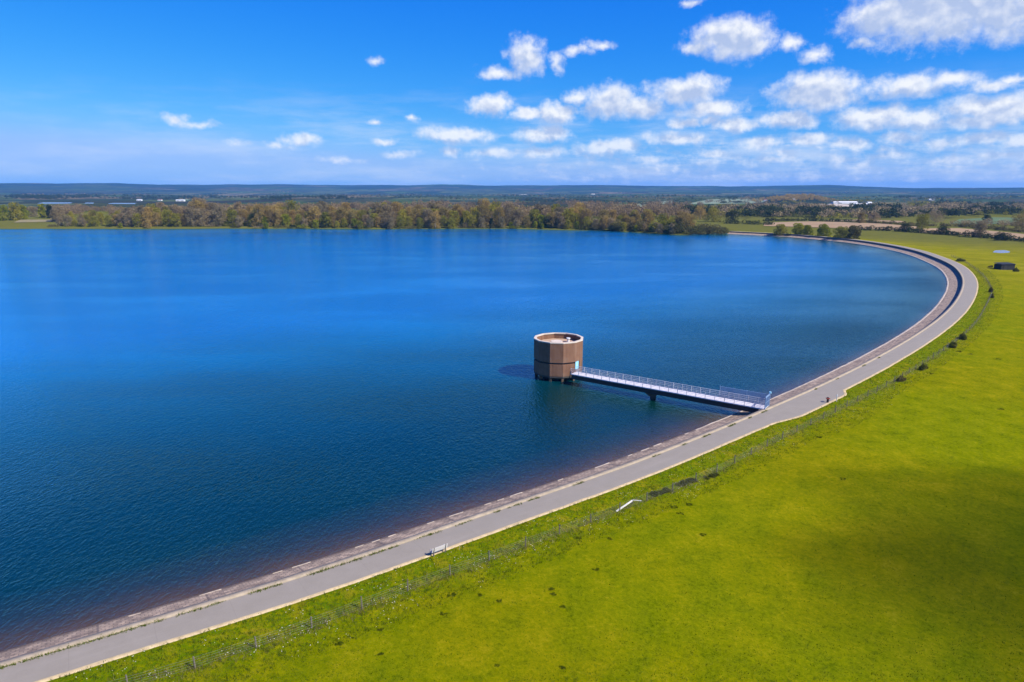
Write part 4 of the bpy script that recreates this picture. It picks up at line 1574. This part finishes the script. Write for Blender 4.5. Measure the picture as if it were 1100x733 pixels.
def wood_mass(name, label, regions, leafmats, seed, tri=80, fine=0.085):
    """a far-off wood that reads as one mass: clumps of twigs over an area"""
    r = np.random.default_rng(seed)
    V, F, T = [], [], []
    off = 0
    xs, ys, hs, ws = [], [], [], []
    for (x0, x1, ya, yb, n, hmin, hmax) in regions:
        nc = max(4, n // 14)
        cxs, cys = r.uniform(x0, x1, nc), r.uniform(ya, yb, nc)
        chs, cws = r.uniform(hmin, hmax, nc), r.uniform(2.5, 15, nc)
        for _ in range(n):
            q = r.integers(nc)
            px, py = cxs[q] + r.normal() * cws[q], cys[q] + r.normal() * 0.035 * (cys[q] - 203.9)
            d_ = H / max((py - 203.9) / 733.0, 0.002)
            th = math.atan2((px - 550) / 751.0, 1)
            xs.append(d_ * math.tan(th))
            ys.append(d_)
            hs.append(chs[q] * r.uniform(.75, 1.15))
            ws.append(r.uniform(.40, .62))
    xs, ys, hs, ws = map(np.array, (xs, ys, hs, ws))
    zs = height(xs, ys)
    n = len(xs)
    k = np.repeat(np.arange(n), tri)
    d = r.normal(size=(n * tri, 3))
    d /= np.linalg.norm(d, axis=1)[:, None]
    d[:, 2] = np.abs(d[:, 2]) * 1.0 - 0.25
    rad = np.c_[hs * ws, hs * ws, hs * .62][k]
    c = np.c_[xs, ys, zs + hs * .38][k] + d * rad * r.uniform(.35, 1.08, n * tri)[:, None]
    sz = (hs * fine)[k][:, None] * r.uniform(.7, 1.4, n * tri)[:, None]
    a = r.normal(size=(n * tri, 3))
    a /= np.linalg.norm(a, axis=1)[:, None]
    b = np.cross(a, r.normal(size=(n * tri, 3)))
    b /= np.linalg.norm(b, axis=1)[:, None]
    v = np.stack([c - a * sz, c + a * sz * .7 + b * sz * .8, c + a * sz * .2 - b * sz * .9], 1).reshape(-1, 3)
    f = np.arange(3 * n * tri).reshape(-1, 3)
    tone = np.repeat(np.clip(r.random(n)[k] * .7 + r.random(n * tri) * .3, 0, 1), 3)
    o = np_mesh(name, v, f, leafmats, attrs={'tone': tone})
    tag(o, label, 'wood', None, 'stuff')
    return o


wood_mass('woodland', 'brown bare woodland behind the shore trees', [(60, 330, 225.0, 236, 600, 7, 11), (205, 330, 221.5, 232, 300, 10, 14), (330, 745, 221.0, 236, 950, 11, 16), (0, 120, 226, 232, 120, 5, 8)], 'twig_far', 31, tri=170, fine=0.055)
wood_mass('woodland', 'dark wood on the left near the distant pools', [(5, 90, 212.2, 214.2, 320, 9, 15), (100, 330, 211.5, 214, 420, 8, 14), (270, 380, 213, 215, 150, 9, 14)], 'leaf_dark', 32)
wood_mass('woodland', 'dark evergreen and ivy-clad woods beyond the tan fields on the right',
          [(745, 900, 224.5, 233, 330, 8, 15), (880, 1030, 224, 234, 330, 7, 14), (1030, 1110, 222, 232, 190, 7, 13), (990, 1110, 216, 221, 200, 8, 12)], 'leaf_dark', 33)
wood_mass('woodland', 'bare grey-brown woods beyond the tan fields on the right',
          [(745, 900, 223, 233, 330, 9, 15), (880, 1030, 223, 234, 420, 8, 14), (1030, 1110, 222, 232, 200, 8, 13)], 'twig_grey', 36)
wood_mass('woodland', 'olive and reddish thickets between the fields on the right',
          [(745, 1110, 222, 234, 260, 6, 11), (820, 1110, 212, 219, 260, 7, 11)], 'bud_olive', 37)
wood_mass('woodland', 'reddish wood on the knoll beside the white building', [(826, 886, 213.8, 217.2, 520, 9, 13)], 'twig_brown', 34)
wood_mass('woodland', 'dark hedgerow trees and copses across the far farmland',
          [(560, 830, 209.0, 217, 620, 8, 13), (380, 640, 209.0, 213.5, 520, 8, 13), (820, 1100, 208.2, 215, 620, 8, 13), (0, 400, 208.2, 212.5, 620, 8, 13), (640, 830, 217, 224, 160, 6, 11)], 'leaf_dark', 35, tri=40)
wood_mass('woodland', 'bare brown copses across the far farmland',
          [(0, 1100, 208.0, 214, 900, 8, 13), (560, 1100, 213, 220, 300, 7, 12)], 'twig_grey', 38, tri=40)


# ---- fields and pools of the farmland: sheets on the ground
def field(name, px_poly, mat, lift=0.35):
    pts = [at(*q) for q in px_poly]
    bm = bmesh.new()
    vs = [bm.verts.new((p.x, p.y, 0)) for p in pts]
    bm.faces.new(vs)
    bmesh.ops.triangulate(bm, faces=bm.faces[:])
    for _ in range(5):
        es = [e for e in bm.edges if e.calc_length() > 24]
        if es:
            bmesh.ops.subdivide_edges(bm, edges=es, cuts=1)
            bmesh.ops.triangulate(bm, faces=[f for f in bm.faces if len(f.verts) > 3])
    co = np.array([v.co[:] for v in bm.verts])
    z = height(co[:, 0], co[:, 1])
    for v, q in zip(bm.verts, z):
        v.co.z = q + lift
    bmesh.ops.recalc_face_normals(bm, faces=bm.faces[:])
    if bm.faces and sum(f.normal.z for f in bm.faces) < 0:
        bmesh.ops.reverse_faces(bm, faces=bm.faces[:])
    me = bpy.data.meshes.new(name)
    bm.to_mesh(me)
    bm.free()
    o = link_mesh(name, me, mat)
    o['kind'] = 'structure'
    return o


field('stubble_field', [(820, 243.2), (822, 239.5), (870, 238.3), (905, 239), (950, 240.8), (985, 244), (992, 247), (960, 247.4), (925, 246.2), (870, 244.5)], 'ploughed')
field('stubble_field', [(985, 250), (988, 246), (1030, 245.6), (1070, 249), (1110, 253), (1110, 259), (1070, 255), (1030, 252.5)], 'ploughed')
field('stubble_field', [(880, 237.4), (925, 236.2), (968, 237.8), (975, 240), (935, 238.8), (905, 238.2)], 'ploughed')
field('green_field', [(1022, 241), (1030, 236), (1070, 233.8), (1098, 234.5), (1090, 241), (1055, 241)], 'pasture')
field('green_field', [(640, 222), (690, 217.5), (722, 216), (722, 219.5), (690, 222.5)], 'pale_pasture')
field('green_field', [(735, 219.5), (760, 214.6), (820, 213.8), (821, 217), (790, 219)], 'pale_pasture')
field('green_field', [(990, 219.5), (997, 217.3), (1015, 217.3), (1012, 219.6)], 'pale_pasture')
field('green_field', [(985, 224), (992, 221.8), (1042, 222), (1040, 224.4)], 'pasture')
field('green_field', [(190, 215.2), (196, 213.6), (204, 213.8), (202, 215.3)], 'pale_pasture')
field('bare_field', [(866, 222.4), (873, 219.8), (900, 219.4), (930, 222), (900, 222.6)], 'chalk')
field('tan_meadow', [(14, 239.5), (22, 236.5), (60, 236.2), (62, 239)], 'dry_meadow')


def mat_pool():
    m, t, b = material('pool_water')
    b.inputs['Base Color'].default_value = (0.20, 0.22, 0.24, 1)
    b.inputs['Roughness'].default_value = 0.25
    b.inputs['IOR'].default_value = 1.33
    t.l(t.bump(t.noise(t.pos(), 1.0, 3), 0.05, 0.05), b.inputs['Normal'])


mat_pool()
field('pool', [(40, 218.8), (46, 217.7), (78, 217.8), (72, 219.0)], 'pool_water')
field('pool', [(89, 218.9), (92, 218.0), (101, 218.0), (100, 219.0)], 'pool_water')
field('pool', [(116, 219.3), (121, 218.3), (147, 218.4), (145, 219.5)], 'pool_water')
field('pond', [(1066, 271.3), (1069, 269.3), (1079, 268.9), (1085, 270.2), (1084, 271.8), (1075, 272.2)], 'pool_water', 0.08)


# ---- buildings
def building(px, py, wpx, h, dep, label, roofm, wallm, name='farm_building', roof_h=None, rz=0.0, windows=3, cat='building'):
    p = at(px, py)
    k = p.y * math.cos(PITCH) / FPX
    w = wpx * k
    root = empty(name, (p.x, p.y, p.z), rz)
    tag(root, label, cat)
    m = MB()
    m.box((0, 0, h / 2 - .5), (w, dep, h + 1))
    m.build('wall', wallm, root)
    rh = roof_h if roof_h is not None else h * .5
    m = MB()
    ov = .4
    X, Y = w / 2 + ov, dep / 2 + ov
    m.add([(-X, -Y, h - .1), (X, -Y, h - .1), (X, Y, h - .1), (-X, Y, h - .1), (-X, 0, h + rh), (X, 0, h + rh)],
          [(0, 1, 5, 4), (2, 3, 4, 5), (0, 4, 3), (1, 2, 5), (3, 2, 1, 0)])
    m.build('roof', roofm, root)
    for j in range(windows):
        m = MB()
        m.box(((j + .5) / windows * w - w / 2, -dep / 2 - .03, h * .5), (w / windows * .35, .1, h * .35))
        m.build('window', 'dark_steel', root)
    return root


building(906.5, 219.2, 27, 4.2, 18, 'long white shed with white roof on the far farmland', 'white_wall', 'white_wall', name='farm_shed', roof_h=2.6, windows=2, rz=.06)
building(925, 221.0, 12, 3.0, 14, 'lower white building to the right of the long white shed', 'white_wall', 'white_wall', name='farm_shed', roof_h=2.0, windows=2)
building(933.5, 220.6, 4, 5, 9, 'small pale gabled building at the end of the white sheds', 'grey_roof', 'white_wall', windows=1)
for (x, y, w_, lab, rm) in [(194, 216.4, 9, 'long pale building beyond the wood on the left', 'white_wall'), (150, 216, 5, 'white house beyond the wood by the distant pools', 'grey_roof'), (172, 215.8, 4, 'tiny white cottage left of the long pale building', 'red_roof'),
                            (562, 209.8, 9, 'pale long roof far beyond the wood centre', 'white_wall'), (637, 209.2, 4, 'white speck of a house below the hills', 'white_wall'), (822, 216.2, 3, 'white cottage at the foot of the knoll wood', 'red_roof'),
                            (853, 215.8, 3.5, 'pale house against the knoll wood', 'grey_roof'), (1000, 215.5, 6, 'pale farm building right of the white sheds', 'white_wall')]:
    building(x, y, w_, 3.6, 9, lab, rm, 'white_wall', name='farm_house', windows=2)


def build_shed():
    p = at(1078.5, 289.5)
    k = (p.y * math.cos(PITCH) + (H - p.z) * math.sin(PITCH)) / FPX
    w = 16 * k
    root = empty('field_shed', p, .12)
    tag(root, 'black low field shed on the grass near the right edge', 'shed')
    h = 2.5
    m = MB()
    m.box((0, 0, h / 2 - .15), (w, 4.2, h + .3))
    m.build('wall', 'black_shed', root)
    m = MB()
    m.add([(-w / 2 - .25, -2.4, h + .02), (w / 2 + .25, -2.4, h + .02), (w / 2 + .25, 2.4, h + .45), (-w / 2 - .25, 2.4, h + .45),
           (-w / 2 - .25, -2.4, h + .14), (w / 2 + .25, -2.4, h + .14), (w / 2 + .25, 2.4, h + .57), (-w / 2 - .25, 2.4, h + .57)],
          [(3, 2, 1, 0), (4, 5, 6, 7), (0, 1, 5, 4), (1, 2, 6, 5), (2, 3, 7, 6), (3, 0, 4, 7)])
    m.build('roof', 'shed_roof', root)
    m = MB()
    m.box((-w * .2, -2.14, 1.0), (1.6, .1, 2.0))
    m.build('door', 'dark_steel', root)


build_shed()

# ---- bushes and rank clumps in the near grass
for (x, y, w_, h_, lm, lab, rz) in [
        (708, 530, 30, 4, 'bramble', 'longest bramble patch along the wire fence beyond the broken rail', .62),
        (738, 519, 30, 4, 'bramble', 'bramble patch on the fence right of the longest one', .62),
        (764, 512, 22, 3, 'bramble', 'low end of the brambles on the wire fence', .62),
        (968, 409.5, 13, 6, 'scrub', 'small rounded bush beside the fence below the big one', .6),
        (992, 397, 14, 7, 'bramble', 'dense dark bush on the fence line, standing alone', .7),
        (1024, 373, 17, 7, 'bramble', 'dark lower half of the hedge clump at the curve', 1.0),
        (1034, 364, 17, 7, 'bramble', 'dark upper half of the hedge clump at the curve', 1.0),
        (1064.5, 314, 7, 6, 'scrub', 'upper scrub on the fence where the path bends away', 1.3),
        (1066, 320, 6, 5, 'scrub', 'lower scrub on the fence where the path bends away', 1.3),
        (1031, 281, 13, 4, 'bramble', 'low dark bush beside the far bend of the path', .2),
        (1091, 292, 7, 5, 'bramble', 'small bush right of the black shed', .2),
        (1064, 287.5, 6, 2.5, 'scrub', 'low tuft left of the black shed', .2)]:
    one_bush(x, y, w_, h_, 'bramble_bush', lab, lm, 2600, dep=.30, lobes=22, rz=rz, grass=True)
G_T = 'dark rank tufts in the field'
for k, (x, y, s_) in enumerate([(486, 639, 11), (537, 646, 9), (477, 660, 10), (594, 639, 8), (592, 633, 7), (640, 612, 9), (604, 652, 6), (534, 715, 7), (409, 677, 7), (365, 692, 9), (409, 703, 7), (516, 640, 6),
                                (604, 718, 7), (655, 579, 6), (622, 578, 7), (724, 545, 10), (730, 552, 8), (755, 575, 9), (740, 542, 8), (1000, 402, 8), (1042, 381, 8), (1030, 378, 7), (1072, 386, 6), (905, 515, 9), (880, 470, 6), (1075, 440, 7)]):
    one_bush(x, y, s_ * 1.0, 1.5, 'grass_tuft', 'dark rank tuft of grass standing in the open field', 'tuft_green', 200, dep=.7, seed=900 + k, grass=True, group=G_T, cat='tuft')


# ---- grass blades and flowers: too many to count
def scatter(name, label, n, where, hmin, hmax, wid, mat, seed, blades=4):
    r = np.random.default_rng(seed)
    P = where(n, r)
    n = len(P)
    k = np.repeat(np.arange(n), blades)
    hgt = r.uniform(hmin, hmax, n)[k] * r.uniform(.6, 1, len(k))
    b = P[k] + np.c_[r.normal(scale=.10, size=(len(k), 2)), np.full(len(k), -.03)]
    a = r.uniform(0, 6.283, len(k))
    w = wid * r.uniform(.6, 1.3, len(k))
    dx, dy = np.cos(a) * w, np.sin(a) * w
    tip = b + np.c_[r.normal(scale=.45, size=(len(k), 2)) * hgt[:, None], hgt]
    v = np.stack([b - np.c_[dx, dy, 0 * dx], b + np.c_[dx, dy, 0 * dx], tip], 1).reshape(-1, 3)
    f = np.arange(len(v)).reshape(-1, 3)
    tone = np.repeat(r.random(n)[k] * .7 + r.random(len(k)) * .3, 3)
    o = np_mesh(name, v, f, mat, attrs={'tone': tone})
    tag(o, label, 'grass', None, 'stuff')


mat_leaf('blade_green', [(0.035, 0.07, 0.004), (0.075, 0.115, 0.004), (0.13, 0.15, 0.01)])
mat_leaf('blade_dry', [(0.10, 0.10, 0.02), (0.18, 0.16, 0.05), (0.30, 0.25, 0.11)])
simple('petal', (0.75, 0.73, 0.62), 0.7, 0.08, 3)
NEAR_I = [i for i in range(len(MC)) if -20 < MC[i, 1] < 330 and abs(math.atan2(MC[i, 0], max(MC[i, 1], 1))) < .85]


def at_off(lo, hi, pw=1.0, clump=0.0, ymax=330):
    ids = np.array([i for i in NEAR_I if MC[i, 1] < ymax])

    def fn(n, r):
        # closer stretches get more
        wgt = 1 / (30 + np.hypot(*MC[ids].T))
        i = r.choice(ids, n, p=wgt / wgt.sum())
        o = lo + (hi - lo) * r.random(n) ** pw
        q = MC[i] + TAN[i] * r.uniform(-.5, .5, n)[:, None] - NRM[i] * o[:, None] * 1.0
        if clump:
            ns = np.array([mnoise.noise(Vector((a * clump, b * clump, 0))) for a, b in q])
            q = q[ns > 0.0]
        z = np.array([bank_z(a, b) for a, b in q])
        return np.c_[q, z]
    return fn


def verge_where(n, r):
    ids = np.array(NEAR_I)
    wgt = 1 / (30 + np.hypot(*MC[ids].T))
    i = r.choice(ids, n, p=wgt / wgt.sum())
    o = OUTER[i] + 0.5 + 7.5 * r.random(n)
    q = MC[i] + TAN[i] * r.uniform(-.5, .5, n)[:, None] - NRM[i] * o[:, None]
    return np.c_[q, [bank_z(a, b) for a, b in q]]


def joint_where(n, r):
    ids = np.array([i for i in NEAR_I if MC[i, 1] < 150])
    i = r.choice(ids, n)
    ns = np.array([mnoise.noise(Vector((k * 0.41, 0, 11))) for k in i])
    thr = np.interp(MC[i, 1], [40, 65, 80, 150], [-.25, -.05, .1, .25])
    i = i[ns > thr]
    o = r.normal(-0.06, .06, len(i))
    q = MC[i] + TAN[i] * r.uniform(-.5, .5, len(i))[:, None] + NRM[i] * o[:, None]
    return np.c_[q, np.full(len(i), 0.02)]


def fence_where(n, r):
    ids = np.arange(len(FL))
    wgt = 1 / (30 + np.hypot(*FL.T))
    i = r.choice(ids, n, p=wgt / wgt.sum())
    q = FL[i] + r.normal(scale=.55, size=(n, 2))
    return np.c_[q, [bank_z(a, b) for a, b in q]]


def field_where(n, r):
    out = []
    while len(out) < n:
        px, py = r.uniform(60, 1100), 733 - 330 * r.random() ** 1.3
        p = on_grass(px, py)
        co, i, dm = KM.find((p.x, p.y, 0))
        if dm > OUTER[i] + 1 and p.y > 0:
            # skip the lake side
            if (Vector((p.x, p.y)) - Vector(MC[i])).dot(Vector(NRM[i])) < 0:
                out.append((p.x, p.y, bank_z(p.x, p.y)))
    return np.array(out)


scatter('grass_verge', 'tall green grass of the verge beside the path', 16000, verge_where, .12, .34, .028, 'blade_green', 51, 4)
scatter('joint_grass', 'grass tufts growing in the joint between path and wave wall', 2600, joint_where, .10, .30, .03, 'blade_green', 52, 5)
scatter('fence_grass', 'dry long grass along the wire fence', 3600, fence_where, .18, .5, .022, 'blade_dry', 53, 4)
scatter('field_grass', 'short grass tussocks of the open field', 9000, field_where, .08, .2, .04, 'blade_green', 54, 4)


def flowers():
    r = np.random.default_rng(61)
    P = np.vstack([verge_where(2600, r), fence_where(700, r)])
    ns = np.array([mnoise.noise(Vector((a * .25, b * .25, 5))) for a, b, c in P])
    P = P[ns > 0.02]
    n = len(P)
    s_ = r.uniform(.015, .032, n)
    P[:, 2] += r.uniform(.12, .25, n)
    q = [np.c_[dx * s_, dy * s_, 0 * s_] for dx, dy in ((-1, -1), (1, -1), (1, 1), (-1, 1))]
    v = np.stack([P + k for k in q], 1).reshape(-1, 3)
    o = np_mesh('daisies', v, np.arange(4 * n).reshape(-1, 4), 'petal')
    tag(o, 'small white flowers scattered through the verge grass', 'flowers', None, 'stuff')


flowers()


# ------------------------------------------------------------------ the cumulus off to the right that shades the corner of the field
def build_cloud():
    m, t, b = material('cloud')
    nt = m.node_tree
    nt.nodes.remove(b)
    out = [n for n in nt.nodes if n.type == 'OUTPUT_MATERIAL'][0]
    vol = t.n('ShaderNodeVolumePrincipled')
    vol.inputs['Color'].default_value = (1, 1, 1, 1)
    vol.inputs['Density'].default_value = 0.022
    t.l(vol.outputs[0], out.inputs['Volume'])
    tgt = Vector((68, 57, -2))
    hgt = 420.0
    c = tgt + SUN_DIR * (hgt / SUN_DIR.z)
    bm = bmesh.new()
    bmesh.ops.create_icosphere(bm, subdivisions=5, radius=1.0)
    for v in bm.verts:
        n_ = v.co.normalized()
        k = 1 + .30 * mnoise.fractal(n_ * 1.7, 1.0, 2.0, 4)
        v.co = Vector((n_.x * 31 * k, n_.y * 26 * k, n_.z * (26 if n_.z > 0 else 10) * k))
    me = bpy.data.meshes.new('cloud')
    bm.to_mesh(me)
    bm.free()
    o = link_mesh('cloud', me, 'cloud')
    o.location = c
    tag(o, 'small fair-weather cumulus drifting to the right of the dam', 'cloud')


build_cloud()


# ------------------------------------------------------------------ air
def build_haze():
    m, t, b = material('haze')
    nt = m.node_tree
    nt.nodes.remove(b)
    out = [n for n in nt.nodes if n.type == 'OUTPUT_MATERIAL'][0]
    vol = t.n('ShaderNodeVolumePrincipled')
    vol.inputs['Color'].default_value = (0.12, 0.46, 1.0, 1)
    vol.inputs['Density'].default_value = HAZE_DENSITY
    vol.inputs['Anisotropy'].default_value = 0.0
    t.l(vol.outputs[0], out.inputs['Volume'])
    mb = MB()
    mb.box((0, 0, 75), (29000, 29000, 190))
    o = mb.build('haze', 'haze')
    o['kind'] = 'stuff'


build_haze()
